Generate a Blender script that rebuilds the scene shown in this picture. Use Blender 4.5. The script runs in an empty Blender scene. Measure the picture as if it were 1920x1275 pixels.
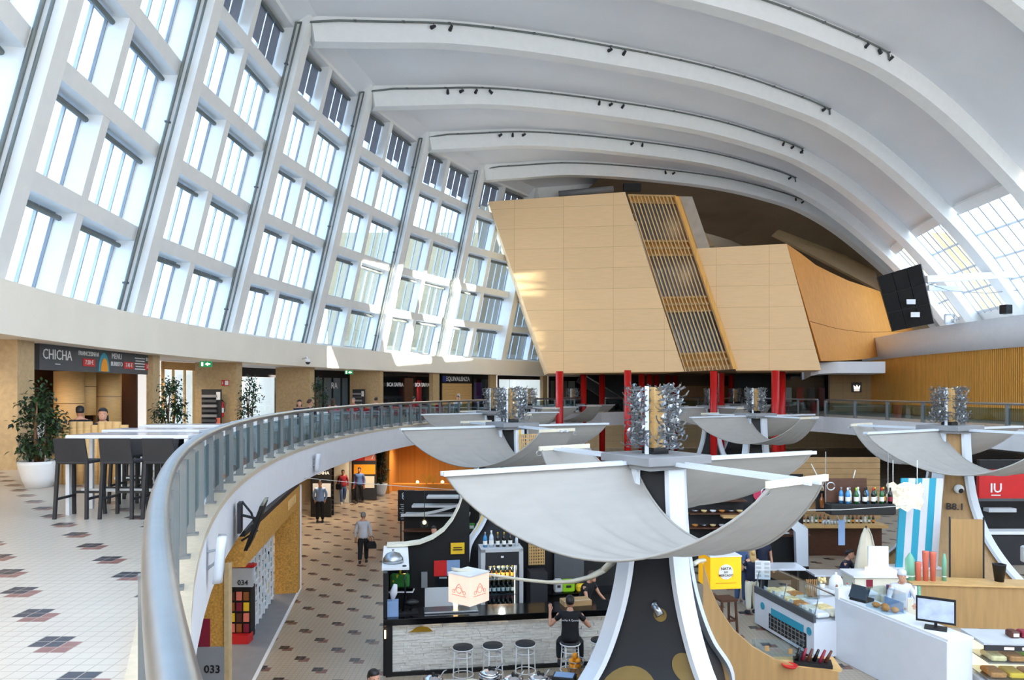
# ================================================================== people (built first: each body is one skinned surface)
def skin_mesh(nodes, edges, root=0, sub=1):
    """nodes: list of (pos, radius)"""
    me = bpy.data.meshes.new('sk'); me.from_pydata([n[0] for n in nodes], edges, [])
    ob = bpy.data.objects.new('sk', me); COL.objects.link(ob)
    ob.modifiers.new('s', 'SKIN')
    for i, n in enumerate(nodes):
        r = n[1] if isinstance(n[1], (tuple, list)) else (n[1], n[1])
        me.skin_vertices[0].data[i].radius = r; me.skin_vertices[0].data[i].use_root = (i == root)
    if sub:
        s = ob.modifiers.new('u', 'SUBSURF'); s.levels = sub; s.render_levels = sub
    dg = bpy.context.evaluated_depsgraph_get(); dg.update()
    r = bpy.data.meshes.new_from_object(ob.evaluated_get(dg))
    bpy.data.objects.remove(ob); bpy.data.meshes.remove(me)
    return r
def chain(nodes, edges, start, pts):
    i = start
    for p, r in pts:
        nodes.append((V(p), r)); edges.append((i, len(nodes)-1)); i = len(nodes)-1
    return i
def person(label, loc, rz, pose='stand', top='cloth_white', sleeve='long', legs='cloth_black', hair='hair_dark', long_hair=False, skin='skin', h=1.72, lean=0, arms=None, head_turn=0, cap=None, extra=None, group=None, hide_legs=False, dress=None):
    """local frame: faces -Y, feet (or seat height) at z=0"""
    t = thing('person', label, 'person', loc, rz, group); k = h/1.72
    if pose == 'sit':
        hz = .52; hip = V((0, 0, hz)); kn = [V((s*.13, -.42, hz+.0)) for s in (-1, 1)]; an = [V((s*.13, -.38, .08)) for s in (-1, 1)]
    elif pose == 'perch':   # on a bar stool, seat .78
        hz = .84; hip = V((0, 0, hz)); kn = [V((s*.19, -.34, hz-.14)) for s in (-1, 1)]; an = [V((s*.2, -.2, .36)) for s in (-1, 1)]
    elif pose == 'walk':
        hz = .93; hip = V((0, 0, hz)); kn = [V((-.09, -.16, .50)), V((.09, .02, .49))]; an = [V((-.085, -.20, .09)), V((.09, .26, .16))]
    else:
        hz = .93; hip = V((0, 0, hz)); kn = [V((s*.1, -.02, .50)) for s in (-1, 1)]; an = [V((s*.105, .01, .09)) for s in (-1, 1)]
    fw = V((0, -math.sin(lean), math.cos(lean)))
    def T(d, x=0, y=0): return hip+fw*d+V((x, y, 0))
    neck = T(.54); sh = [T(.475, s*.19) for s in (-1, 1)]
    # arms: default hanging; arms = ((elbow, hand) offsets from shoulder for left(-x) and right(+x))
    A = []
    for i, s in enumerate((-1, 1)):
        a = arms[i] if arms else None
        if a is None: a = ((s*.06, .03, -.29), (s*.07, -.05, -.53))
        A.append((sh[i]+V(a[0]), sh[i]+V(a[1])))
    def legnodes(n, e, root, infl):
        for i, s in enumerate((-1, 1)):
            hp = hip+V((s*.095, 0, -.04))
            j = chain(n, e, root, [(hp, .095+infl), (hp.lerp(kn[i], .5), .078+infl), (kn[i], .058+infl), (kn[i].lerp(an[i], .4), .055+infl), (an[i]+V((0, 0, .0)), .04+infl)])
            yield i, j
    # --- body
    n = [(hip, (.11, .085))]; e = []
    for i, j in legnodes(n, e, 0, 0):
        chain(n, e, j, [(an[i]+V((0, -.07, -.045)), .036), (an[i]+V((0, -.16, -.06)), .028)])
    j = chain(n, e, 0, [(T(.16), (.10, .07)), (T(.34), (.12, .08)), (T(.455), (.10, .07))]); ch = j
    chain(n, e, ch, [(neck, .055), (neck+fw*.07, .052)])
    for i, s in enumerate((-1, 1)):
        el, ha = A[i]; d = (ha-el).normalized()
        j = chain(n, e, ch, [(sh[i], .058), (sh[i].lerp(el, .5), .046), (el, .038), (el.lerp(ha, .5), .036), (ha, .024), (ha+d*.05, (.036, .02))])
        sd = d.cross(V((0, 0, 1)));
        if sd.length < .1: sd = V((1, 0, 0))
        sd.normalize()
        for q in range(4):
            o = sd*(.026-.0175*q); L = (.062, .075, .072, .055)[q]; b = V((0, -.02, -.01))
            chain(n, e, j, [(ha+d*.095+o, .0095), (ha+d*(.095+L*.6)+o*1.05+b*.4, .0085), (ha+d*(.09+L)+o*1.05+b*1.4, .007)])
        chain(n, e, j-1, [(ha+d*.03+sd*.03, .011), (ha+d*.07+sd*.048, .0095), (ha+d*.095+sd*.045, .008)])
    B = MB(skin); B.from_mesh(skin_mesh(n, e))
    # head
    hc_ = neck+fw*.155+V((0, -.02, 0)); R = Matrix.Rotation(head_turn, 3, 'Z')
    def H(p): return hc_+R@V(p)
    hd = MB(skin)
    prof = [(.004, -.125, -.03), (.045, -.118, -.03), (.062, -.09, -.02), (.072, -.05, -.008), (.076, 0, 0), (.077, .04, .004), (.07, .08, .006), (.045, .108, .008), (.004, .116, .008)]
    B.loft([[H((r*math.cos(2*PI*q/14), r*1.18*math.sin(2*PI*q/14)+y, z)) for q in range(14)] for r, z, y in prof], True, True, True)
    B.add([H((-.015, -.088, -.03)), H((.015, -.088, -.03)), H((0, -.112, -.028)), H((0, -.085, .015))], [(0, 1, 2), (0, 2, 3), (1, 3, 2)])
    for s in (-1, 1): B.ball(H((s*.079, .01, -.005)), .02, 8, 6, (.4, .8, 1.3))
    B.mat('hair_dark')
    for s in (-1, 1): B.ball(H((s*.03, -.082, .012)), .009, 6, 4, (1.2, .5, .6))
    B.mat('maroon'); B.box(H((0, -.082, -.062)), (.04, .012, .009))
    B.build('body', t)
    # --- hair / cap
    if hair:
        m = MB(hair); L = []
        for r, z, y in ((.074, -.03 if not long_hair else -.06, .045), (.084, .02, .035), (.085, .06, .015), (.075, .095, .01), (.04, .125, .01), (.004, .131, .01)):
            L.append([H((r*math.cos(2*PI*q/14), r*1.15*math.sin(2*PI*q/14)+y, z)) for q in range(14)])
        m.loft(L, True, True, True)
        if long_hair: m.loft([[H((r*math.cos(2*PI*q/12), .6*r*math.sin(2*PI*q/12)+y, z)) for q in range(12)] for r, z, y in ((.07, .06, .05), (.095, -.03, .05), (.1, -.12, .06), (.085, -.22, .07), (.03, -.27, .07))], True, True, True)
        m.build('hair', t)
    if cap:
        m = MB(cap); m.loft([[H((r*math.cos(2*PI*q/16), r*1.12*math.sin(2*PI*q/16)+.008, z)) for q in range(16)] for r, z in ((.088, .03), (.09, .06), (.088, .10), (.07, .135), (.03, .15), (.004, .152))], True, True, True); m.build('cap', t)
    # --- clothes
    n = [(T(-.10), (.20, .17))]; e = []
    j = chain(n, e, 0, [(T(.04), (.20, .165)), (T(.2), (.17, .125)), (T(.35), (.19, .135)), (T(.46), (.155, .11))]); ch = j
    if sleeve != 'none':
        for i, s in enumerate((-1, 1)):
            el, ha = A[i]
            pts = [(sh[i]-V((s*.02, 0, .01)), .07), (sh[i].lerp(el, .55), .06)]
            if sleeve == 'long': pts += [(el, .052), (el.lerp(ha, .55), .046), (el.lerp(ha, .93), .038)]
            chain(n, e, ch, pts)
    chain(n, e, ch, [(neck-fw*.015, .062)])
    m = MB(top); m.from_mesh(skin_mesh(n, e)); m.build('top', t)
    if dress:
        m = MB(dress); m.loft([[hip+V((r*math.cos(2*PI*q/16), r*.75*math.sin(2*PI*q/16)-.0, z)) for q in range(16)] for r, z in ((.165, .1), (.19, -.05), (.21, -.4))], True, False, True); m.build('apron', t)
    n = [(hip+V((0, 0, .08)), (.185, .15)), (hip, (.195, .16))]; e = [(0, 1)]
    for i, j in legnodes(n, e, 1, .03): pass
    m = MB(legs); m.from_mesh(skin_mesh(n, e, 1)); m.build('trousers', t)
    for i in range(2):
        m = MB('charcoal' if legs != 'cloth_denim' else 'cloth_white'); a = an[i]
        m.loft([[a+V((math.cos(2*PI*q/10)*w, y+math.sin(2*PI*q/10)*l, z)) for q in range(10)] for w, l, y, z in ((.045, .13, -.06, -.09), (.05, .135, -.06, -.07), (.045, .12, -.05, -.04), (.04, .05, .0, .01))], True, True, True); m.build('shoe', t)
    t.scale = (k, k, k)
    return t
import bpy, bmesh, math, random
from mathutils import Vector, Matrix
random.seed(7)
SC = bpy.context.scene
COL = SC.collection
PI = math.pi
V = Vector
F, CX, HY, EZ = 1400.0, 960.0, 730.0, 5.7      # survey of the photo: focal length in pixels, centre column, horizon row, eye height

def P(px, py, D):
    return V(((px-CX)/F*D, D, EZ-(py-HY)/F*D))
def G(px, py, z=0.0):
    return P(px, py, (EZ-z)*F/(py-HY))
def at(px, D, z):
    return V(((px-CX)/F*D, D, z))
def lin(c):
    return tuple((x/255/12.92 if x/255 <= .04045 else ((x/255+.055)/1.055)**2.4) for x in c)

# ------------------------------------------------------------------ materials
MATS = {}
def nd(nt, typ, **kw):
    n = nt.nodes.new(typ)
    for k, v in kw.items():
        setattr(n, k, v)
    return n
def mat(name, rgb, rough=.6, metal=0, var=.06, scale=3.0, bump=0, emit=None, es=1.0, stretch=None, trans=0, coat=0):
    m = bpy.data.materials.new(name); m.use_nodes = True
    nt = m.node_tree; b = nt.nodes['Principled BSDF']
    c = lin(rgb)
    tc = nd(nt, 'ShaderNodeTexCoord'); no = nd(nt, 'ShaderNodeTexNoise')
    no.inputs['Scale'].default_value = scale; no.inputs['Detail'].default_value = 4
    if stretch:
        mp = nd(nt, 'ShaderNodeMapping'); mp.inputs['Scale'].default_value = stretch
        nt.links.new(tc.outputs['Object'], mp.inputs[0]); nt.links.new(mp.outputs[0], no.inputs['Vector'])
    else:
        nt.links.new(tc.outputs['Object'], no.inputs['Vector'])
    r = nd(nt, 'ShaderNodeValToRGB')
    r.color_ramp.elements[0].position = .3; r.color_ramp.elements[1].position = .7
    r.color_ramp.elements[0].color = tuple(max(0, x*(1-var)) for x in c)+(1,)
    r.color_ramp.elements[1].color = tuple(min(1, x*(1+var)) for x in c)+(1,)
    nt.links.new(no.outputs['Fac'], r.inputs[0]); nt.links.new(r.outputs[0], b.inputs['Base Color'])
    b.inputs['Roughness'].default_value = rough; b.inputs['Metallic'].default_value = metal
    if coat: b.inputs['Coat Weight'].default_value = coat
    if bump:
        bp = nd(nt, 'ShaderNodeBump'); bp.inputs['Strength'].default_value = bump
        nt.links.new(no.outputs['Fac'], bp.inputs['Height']); nt.links.new(bp.outputs[0], b.inputs['Normal'])
    if emit:
        b.inputs['Emission Color'].default_value = lin(emit)+(1,); b.inputs['Emission Strength'].default_value = es
    if trans:
        t = nd(nt, 'ShaderNodeBsdfTranslucent'); nt.links.new(r.outputs[0], t.inputs[0])
        mx = nd(nt, 'ShaderNodeMixShader'); mx.inputs[0].default_value = trans
        o = nt.nodes['Material Output']
        nt.links.new(b.outputs[0], mx.inputs[1]); nt.links.new(t.outputs[0], mx.inputs[2]); nt.links.new(mx.outputs[0], o.inputs[0])
    MATS[name] = m
    return m
def mth(nt, op, a, b=None):
    n = nd(nt, 'ShaderNodeMath', operation=op)
    for i, x in enumerate((a, b)):
        if x is None: continue
        if isinstance(x, (int, float)): n.inputs[i].default_value = x
        else: nt.links.new(x, n.inputs[i])
    return n.outputs[0]
def glassmat(name, tint=(235, 245, 250), refl=.10):
    m = bpy.data.materials.new(name); m.use_nodes = True; nt = m.node_tree
    nt.nodes.remove(nt.nodes['Principled BSDF'])
    t = nd(nt, 'ShaderNodeBsdfTransparent'); t.inputs[0].default_value = lin(tint)+(1,)
    g = nd(nt, 'ShaderNodeBsdfGlossy'); g.inputs['Roughness'].default_value = .03
    lw = nd(nt, 'ShaderNodeLayerWeight'); lw.inputs[0].default_value = .25
    fac = mth(nt, 'MULTIPLY_ADD', lw.outputs['Facing'], .35); fac.node.inputs[2].default_value = refl*.4
    mx = nd(nt, 'ShaderNodeMixShader')
    nt.links.new(fac, mx.inputs[0]); nt.links.new(t.outputs[0], mx.inputs[1]); nt.links.new(g.outputs[0], mx.inputs[2])
    nt.links.new(mx.outputs[0], nt.nodes['Material Output'].inputs[0])
    MATS[name] = m
def tilemat(name, base, dark, red, grout):
    m = bpy.data.materials.new(name); m.use_nodes = True; nt = m.node_tree; b = nt.nodes['Principled BSDF']
    ge = nd(nt, 'ShaderNodeNewGeometry'); sx = nd(nt, 'ShaderNodeSeparateXYZ'); nt.links.new(ge.outputs['Position'], sx.inputs[0])
    T = .107
    x = mth(nt, 'DIVIDE', sx.outputs[0], T); y = mth(nt, 'DIVIDE', sx.outputs[1], T)
    # lattice u=(5,-6) v=(-6,-5) in tiles, det = -61
    def lat(x, y):
        a = mth(nt, 'DIVIDE', mth(nt, 'ADD', mth(nt, 'MULTIPLY', x, 5), mth(nt, 'MULTIPLY', y, -6)), 61)
        c = mth(nt, 'DIVIDE', mth(nt, 'ADD', mth(nt, 'MULTIPLY', x, -6), mth(nt, 'MULTIPLY', y, -5)), 61)
        fa = mth(nt, 'SUBTRACT', mth(nt, 'FRACT', mth(nt, 'ADD', a, .5)), .5); fc = mth(nt, 'SUBTRACT', mth(nt, 'FRACT', mth(nt, 'ADD', c, .5)), .5)
        dx = mth(nt, 'ADD', mth(nt, 'MULTIPLY', fa, 5), mth(nt, 'MULTIPLY', fc, -6))
        dy = mth(nt, 'ADD', mth(nt, 'MULTIPLY', fa, -6), mth(nt, 'MULTIPLY', fc, -5))
        return mth(nt, 'LESS_THAN', mth(nt, 'MAXIMUM', mth(nt, 'ABSOLUTE', dx), mth(nt, 'ABSOLUTE', dy)), 1.0)
    k1 = lat(mth(nt, 'ADD', x, 0.0), mth(nt, 'ADD', y, 0.0)); k2 = lat(mth(nt, 'ADD', x, -1.0), mth(nt, 'ADD', y, 1.0))
    gx = mth(nt, 'LESS_THAN', mth(nt, 'FRACT', x), .07); gy = mth(nt, 'LESS_THAN', mth(nt, 'FRACT', y), .07)
    gg = mth(nt, 'MAXIMUM', gx, gy)
    no = nd(nt, 'ShaderNodeTexNoise'); no.inputs['Scale'].default_value = 1.3; nt.links.new(ge.outputs['Position'], no.inputs['Vector'])
    def mix(f, a, c):
        n = nd(nt, 'ShaderNodeMix', data_type='RGBA')
        if isinstance(f, float): n.inputs[0].default_value = f
        else: nt.links.new(f, n.inputs[0])
        for i, q in ((6, a), (7, c)):
            if isinstance(q, tuple): n.inputs[i].default_value = lin(q)+(1,)
            else: nt.links.new(q, n.inputs[i])
        return n.outputs[2]
    c0 = mix(no.outputs['Fac'], base, tuple(x*.93 for x in base))
    c1 = mix(k2, c0, red); c2 = mix(k1, c1, dark); c3 = mix(gg, c2, grout)
    nt.links.new(c3, b.inputs['Base Color']); b.inputs['Roughness'].default_value = .3
    MATS[name] = m
def panelmat(name, rgb, seam, bw, bh, grain=(1, 1, 14), rough=.5, var=.06, flat=True):
    """large boards with fine seams; object x/z coordinates"""
    m = bpy.data.materials.new(name); m.use_nodes = True; nt = m.node_tree; b = nt.nodes['Principled BSDF']
    tc = nd(nt, 'ShaderNodeTexCoord'); sx = nd(nt, 'ShaderNodeSeparateXYZ'); nt.links.new(tc.outputs['Object'], sx.inputs[0])
    cb = nd(nt, 'ShaderNodeCombineXYZ'); nt.links.new(sx.outputs[0], cb.inputs[0]); nt.links.new(sx.outputs[2], cb.inputs[1])
    br = nd(nt, 'ShaderNodeTexBrick'); nt.links.new(cb.outputs[0], br.inputs['Vector'])
    c = lin(rgb)
    br.inputs['Color1'].default_value = c+(1,); br.inputs['Color2'].default_value = tuple(x*.955 for x in c)+(1,); br.inputs['Mortar'].default_value = lin(seam)+(1,)
    br.inputs['Scale'].default_value = 1; br.offset = 0; br.inputs['Mortar Size'].default_value = .012; br.inputs['Brick Width'].default_value = bw; br.inputs['Row Height'].default_value = bh
    mp = nd(nt, 'ShaderNodeMapping'); mp.inputs['Scale'].default_value = grain; nt.links.new(tc.outputs['Object'], mp.inputs[0])
    no = nd(nt, 'ShaderNodeTexNoise'); no.inputs['Scale'].default_value = 2; no.inputs['Detail'].default_value = 6; nt.links.new(mp.outputs[0], no.inputs['Vector'])
    mx = nd(nt, 'ShaderNodeMix', data_type='RGBA', blend_type='MULTIPLY'); mx.inputs[0].default_value = 1
    rr = nd(nt, 'ShaderNodeMapRange'); rr.inputs[1].default_value = .3; rr.inputs[2].default_value = .7; rr.inputs[3].default_value = 1-var; rr.inputs[4].default_value = 1
    nt.links.new(no.outputs['Fac'], rr.inputs[0]); nt.links.new(br.outputs['Color'], mx.inputs[6]); nt.links.new(rr.outputs[0], mx.inputs[7])
    nt.links.new(mx.outputs[2], b.inputs['Base Color']); b.inputs['Roughness'].default_value = rough
    MATS[name] = m

mat('white_plaster', (240, 238, 234), .55, var=.02)
mat('ceiling_white', (236, 236, 238), .7, var=.02, scale=.4)
mat('fascia_white', (252, 242, 226), .6, var=.03, scale=.6)
mat('slab_white', (232, 232, 236), .5, var=.02)
mat('stone', (192, 164, 122), .35, var=.12, scale=9, bump=.03)
panelmat('stone_wall', (196, 168, 126), (170, 142, 104), .9, .62, (3, 3, 3), .35, .1)
tilemat('tile_floor', (197, 189, 178), (44, 40, 50), (132, 88, 80), (160, 148, 138))
tilemat('tile_lower', (184, 168, 146), (40, 34, 38), (120, 74, 62), (136, 122, 106))
mat('kerb_stone', (206, 192, 168), .35, var=.08, scale=14)
panelmat('birch_panel', (252, 210, 158), (218, 174, 120), 3.2, 1.35, (.6, .6, 10), .75, .07)
mat('oak_orange', (220, 146, 60), .75, var=.09, scale=1.6, stretch=(5, 5, .06))
mat('slat_wood', (236, 172, 80), .5, var=.12, scale=3, stretch=(4, 4, .3))
mat('slat_gap', (96, 54, 18), .8)
mat('light_wood', (214, 172, 112), .5, var=.1, scale=4, stretch=(1, 1, 8))
mat('ply_wood', (176, 138, 88), .5, var=.1, scale=2, stretch=(6, 6, .5))
mat('osb', (196, 142, 62), .6, var=.35, scale=26, bump=.1)
mat('dark_wood', (82, 48, 28), .5, var=.2, scale=6, stretch=(1, 8, 8))
mat('red_paint', (200, 22, 20), .35, var=.03)
mat('steel', (176, 180, 184), .32, 1, var=.05, scale=8)
mat('steel_paint', (122, 124, 124), .5, .1, var=.05)
mat('chrome', (225, 225, 230), .12, 1, var=.02)
mat('alu_white', (226, 232, 240), .35, .2, var=.02)
mat('conduit_grey', (112, 116, 112), .5, .2, var=.08)
mat('black', (11, 11, 13), .5, var=.2)
mat('black_gloss', (12, 12, 14), .15, var=.1)
mat('charcoal', (42, 42, 46), .6, var=.1)
mat('grey', (140, 140, 142), .55, var=.06)
mat('grey_dark', (80, 82, 86), .55, var=.06)
mat('grey_light', (196, 198, 200), .5, var=.05)
mat('white', (238, 238, 238), .4, var=.02)
mat('white_gloss', (224, 227, 234), .15, var=.02, coat=.3)
mat('sail', (178, 174, 168), .85, var=.04, scale=1.5, stretch=(1, 1, 6), trans=.22, bump=.04)
mat('blind_grey', (150, 154, 164), .7, var=.05, trans=.3)
mat('navy', (9, 11, 20), .6, var=.1)
mat('gold_dot', (122, 96, 30), .5, var=.06)
mat('yellow', (244, 196, 40), .5, var=.03)
mat('cable_white', (220, 220, 215), .5)
mat('leaf', (44, 74, 34), .5, var=.35, scale=12)
mat('leaf_dark', (26, 40, 24), .55, var=.3, scale=12)
mat('soil', (60, 44, 32), .9, var=.2)
mat('trunk', (120, 86, 58), .8, var=.2, scale=10)
mat('void_shade_brown', (118, 98, 74), .7, var=.1, scale=.5)  # shade of the roof recess put into the colour
mat('skin', (205, 150, 122), .5, var=.03)
mat('skin_tan', (160, 108, 80), .5, var=.03)
mat('hair_dark', (26, 20, 18), .5, var=.2, scale=20)
mat('hair_brown', (66, 44, 30), .5, var=.2, scale=20)
mat('hair_blond', (196, 160, 104), .5, var=.15, scale=20)
mat('hair_grey', (128, 122, 116), .5, var=.15, scale=20)
mat('cloth_white', (214, 214, 220), .8, var=.03)
mat('cloth_grey', (196, 194, 198), .8, var=.05)
mat('cloth_blue', (140, 168, 206), .8, var=.05)
mat('cloth_denim', (70, 92, 130), .8, var=.1)
mat('cloth_chambray', (82, 112, 164), .8, var=.1)
mat('cloth_black', (18, 18, 22), .8, var=.1)
mat('cloth_navy', (28, 34, 56), .8, var=.1)
mat('cloth_red', (150, 28, 42), .8, var=.05)
mat('cloth_pink', (206, 60, 96), .8, var=.05)
mat('cloth_cream', (230, 222, 200), .85, var=.04)
mat('brick_pale', (226, 220, 210), .8, var=.16, scale=7, bump=.6, stretch=(1.2, 1.2, 7))
mat('brown_lattice', (104, 56, 34), .6, var=.3, scale=18)
mat('red', (206, 34, 34), .45, var=.04)
mat('maroon', (134, 28, 50), .5)
mat('coral', (236, 128, 104), .5, var=.03)
mat('mint', (130, 190, 160), .5, var=.03)
mat('turquoise', (44, 160, 188), .45, var=.03)
mat('green', (70, 140, 60), .4, var=.05)
mat('lime', (160, 214, 40), .4, var=.05)
mat('orange_fruit', (250, 160, 36), .5, var=.08, scale=30, bump=.1)
mat('bottle_dark', (18, 22, 18), .1, var=.1, coat=.5)
mat('bottle_green', (30, 96, 44), .1, var=.1, coat=.5)
mat('bottle_blue', (60, 140, 196), .1, var=.1, coat=.5)
mat('bottle_clear', (200, 214, 220), .08, var=.05, coat=.5)
mat('amber', (150, 84, 30), .15, var=.1, coat=.4)
mat('foil_gold', (214, 166, 60), .3, .8)
mat('foil_pink', (206, 120, 140), .3, .6)
mat('label_white', (236, 234, 226), .6)
mat('label_orange', (232, 150, 40), .6)
mat('cardboard', (186, 150, 104), .8, var=.08)
mat('cream_food', (240, 212, 150), .5, var=.15, scale=14, bump=.3)
mat('pastry', (196, 130, 62), .6, var=.3, scale=20, bump=.3)
mat('choc', (88, 44, 30), .5, var=.3, scale=20, bump=.2)
mat('purple', (96, 60, 120), .6)
mat('blue_sign', (36, 60, 140), .5)
mat('exit_green', (20, 96, 60), .4, emit=(40, 160, 100), es=.4)
mat('screen_dark', (24, 22, 22), .6, var=.3, scale=1.2)
MATS['screen_dark'].node_tree.nodes['Principled BSDF'].inputs['Specular IOR Level'].default_value = .2
mat('screen_lit', (150, 160, 180), .2, emit=(150, 165, 190), es=.5, var=.3, scale=5)
mat('lamp_warm', (255, 214, 150), .5, emit=(255, 206, 140), es=3)
mat('lamp_white', (255, 246, 230), .5, emit=(255, 240, 220), es=1.6)
mat('cube_shade', (252, 226, 206), .6, emit=(255, 214, 184), es=.3)
mat('cube_yellow', (252, 186, 20), .5, emit=(255, 184, 10), es=.28)
mat('shade_glow', (252, 236, 206), .6, emit=(255, 226, 180), es=.5)
mat('wool_glow', (240, 226, 204), .8, emit=(255, 200, 130), es=.1, var=.3, scale=12, bump=.5)
mat('case_glow', (250, 244, 210), .5, emit=(255, 240, 190), es=.8)
mat('shop_glow', (240, 240, 242), .6, emit=(255, 250, 244), es=.4, var=.02)  # wall panels glow in place of the shops' lighting
mat('shop_dim', (196, 188, 176), .6, var=.1, scale=2)
mat('facade_pale', (214, 216, 222), .7, var=.05, scale=.3)
mat('facade_window', (140, 176, 214), .3, var=.1, scale=.5)
mat('ground_out', (170, 172, 176), .8, var=.1, scale=.2)
glassmat('glass')
glassmat('glass_blue', (222, 238, 250), .1)
glassmat('glass_rail', (206, 224, 228), .12)

# ------------------------------------------------------------------ mesh builder
class MB:
    def __init__(s, m='white'):
        s.v = []; s.f = []; s.mi = []; s.sm = []; s.mats = []; s.cur = 0; s.mat(m)
    def mat(s, n):
        if n not in s.mats: s.mats.append(n)
        s.cur = s.mats.index(n); return s
    def add(s, vs, fs, smooth=False):
        o = len(s.v); s.v += [V(x) for x in vs]
        for f in fs:
            s.f.append([i+o for i in f]); s.mi.append(s.cur); s.sm.append(smooth)
        return s
    def hexa(s, p):   # 4 bottom points then 4 top points
        return s.add(p, [(3, 2, 1, 0), (4, 5, 6, 7), (0, 1, 5, 4), (1, 2, 6, 5), (2, 3, 7, 6), (3, 0, 4, 7)])
    def box(s, c, d, rz=0, bev=0):
        x, y, z = [q/2 for q in d]; R = Matrix.Rotation(rz, 3, 'Z'); c = V(c)
        if bev and bev < min(x, y, z):
            b = bev; pr = [(-x+b, -y), (x-b, -y), (x, -y+b), (x, y-b), (x-b, y), (-x+b, y), (-x, y-b), (-x, -y+b)]
            ins = [(u*(1-b/x), w*(1-b/y)) for u, w in pr]
            L = [[c+R@V((u, w, h)) for u, w in q] for q, h in ((ins, -z), (pr, -z+b), (pr, z-b), (ins, z))]
            return s.loft(L, True, True)
        return s.hexa([c+R@V(q) for q in ((-x, -y, -z), (x, -y, -z), (x, y, -z), (-x, y, -z), (-x, -y, z), (x, -y, z), (x, y, z), (-x, y, z))])
    def loft(s, rings, closed=True, caps=False, smooth=False):
        n = len(rings[0]); vs = [p for r in rings for p in r]; fs = []
        for i in range(len(rings)-1):
            for j in range(n if closed else n-1):
                k = (j+1) % n
                fs.append((i*n+j, i*n+k, (i+1)*n+k, (i+1)*n+j))
        if caps:
            fs.append(tuple(range(n-1, -1, -1))); fs.append(tuple((len(rings)-1)*n+j for j in range(n)))
        return s.add(vs, fs, smooth)
    def bar(s, a, b, w, h=None, up=(0, 0, 1)):
        h = h or w; a = V(a); b = V(b); d = (b-a).normalized(); u = V(up)
        if abs(d.dot(u)) > .98: u = V((0, 1, 0))
        x = d.cross(u).normalized()*w/2; y = x.cross(d).normalized()*h/2
        return s.hexa([a-x-y, a+x-y, b+x-y, b-x-y, a-x+y, a+x+y, b+x+y, b-x+y])
    def tube(s, pts, r, n=8, caps=True):
        pts = [V(p) for p in pts]; rings = []; pu = None
        for i, p in enumerate(pts):
            d = (pts[min(i+1, len(pts)-1)]-pts[max(i-1, 0)]).normalized()
            u = pu if pu is not None else (V((0, 0, 1)) if abs(d.z) < .9 else V((1, 0, 0)))
            x = d.cross(u)
            if x.length < 1e-4: x = d.cross(V((0, 1, 0)))
            x.normalize(); y = x.cross(d).normalized(); pu = y
            rr = r[i] if isinstance(r, (list, tuple)) else r
            rings.append([p+(x*math.cos(2*PI*k/n)+y*math.sin(2*PI*k/n))*rr for k in range(n)])
        return s.loft(rings, True, caps, True)
    def lathe(s, prof, c=(0, 0, 0), n=20, caps=True):
        c = V(c)
        return s.loft([[c+V((r*math.cos(2*PI*k/n), r*math.sin(2*PI*k/n), z)) for k in range(n)] for r, z in prof], True, caps, True)
    def ball(s, c, r, n=12, m=8, sc=(1, 1, 1)):
        pr = [(max(.001, math.sin(PI*i/m))*r, -math.cos(PI*i/m)*r) for i in range(m+1)]; c = V(c)
        return s.loft([[c+V((q*math.cos(2*PI*k/n)*sc[0], q*math.sin(2*PI*k/n)*sc[1], z*sc[2])) for k in range(n)] for q, z in pr], True, True, True)
    def prism(s, poly, d):   # planar 3D polygon pushed by vector d
        poly = [V(p) for p in poly]; d = V(d); n = len(poly)
        return s.add(poly+[p+d for p in poly], [tuple(range(n-1, -1, -1)), tuple(range(n, 2*n))]+[(i, (i+1) % n, n+(i+1) % n, n+i) for i in range(n)])
    def quad(s, a, b, c, d):
        return s.add([a, b, c, d], [(0, 1, 2, 3)])
    def disc(s, c, r, nrm, t=.01, n=24):
        nrm = V(nrm).normalized(); u = nrm.cross(V((0, 0, 1)))
        if u.length < .01: u = V((1, 0, 0))
        u.normalize(); w = nrm.cross(u); c = V(c)
        return s.prism([c+(u*math.cos(2*PI*k/n)+w*math.sin(2*PI*k/n))*r for k in range(n)], nrm*t)
    def sheet(s, fn, nu, nv, t=0):
        vs = [V(fn(i/nu, j/nv)) for i in range(nu+1) for j in range(nv+1)]; w = nv+1
        fs = [(i*w+j, (i+1)*w+j, (i+1)*w+j+1, i*w+j+1) for i in range(nu) for j in range(nv)]
        s.add(vs, fs, True)
        return s
    def text(s, txt, o, xdir, ydir, size, depth=.006, align='CENTER', bold=0):
        cu = bpy.data.curves.new('t', 'FONT'); cu.body = txt; cu.size = 1; cu.align_x = align; cu.align_y = 'CENTER'; cu.extrude = depth/size/2; cu.resolution_u = 2; cu.offset = bold
        ob = bpy.data.objects.new('t', cu); me = bpy.data.meshes.new_from_object(ob)
        x = V(xdir).normalized(); y = V(ydir).normalized(); z = x.cross(y); o = V(o)
        s.add([o+(x*q.co.x+y*q.co.y+z*q.co.z)*size for q in me.vertices], [tuple(p.vertices) for p in me.polygons])
        bpy.data.objects.remove(ob); bpy.data.meshes.remove(me); return s
    def from_mesh(s, me, M=None):
        return s.add([(M@q.co if M else q.co.copy()) for q in me.vertices], [tuple(p.vertices) for p in me.polygons], True)
    def mesh(s, name):
        me = bpy.data.meshes.new(name); me.from_pydata(s.v, [], s.f)
        for m in s.mats: me.materials.append(MATS[m])
        me.polygons.foreach_set('material_index', s.mi); me.polygons.foreach_set('use_smooth', s.sm)
        bm = bmesh.new(); bm.from_mesh(me); bmesh.ops.recalc_face_normals(bm, faces=bm.faces); bm.to_mesh(me); bm.free()
        me.update(); return me
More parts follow.
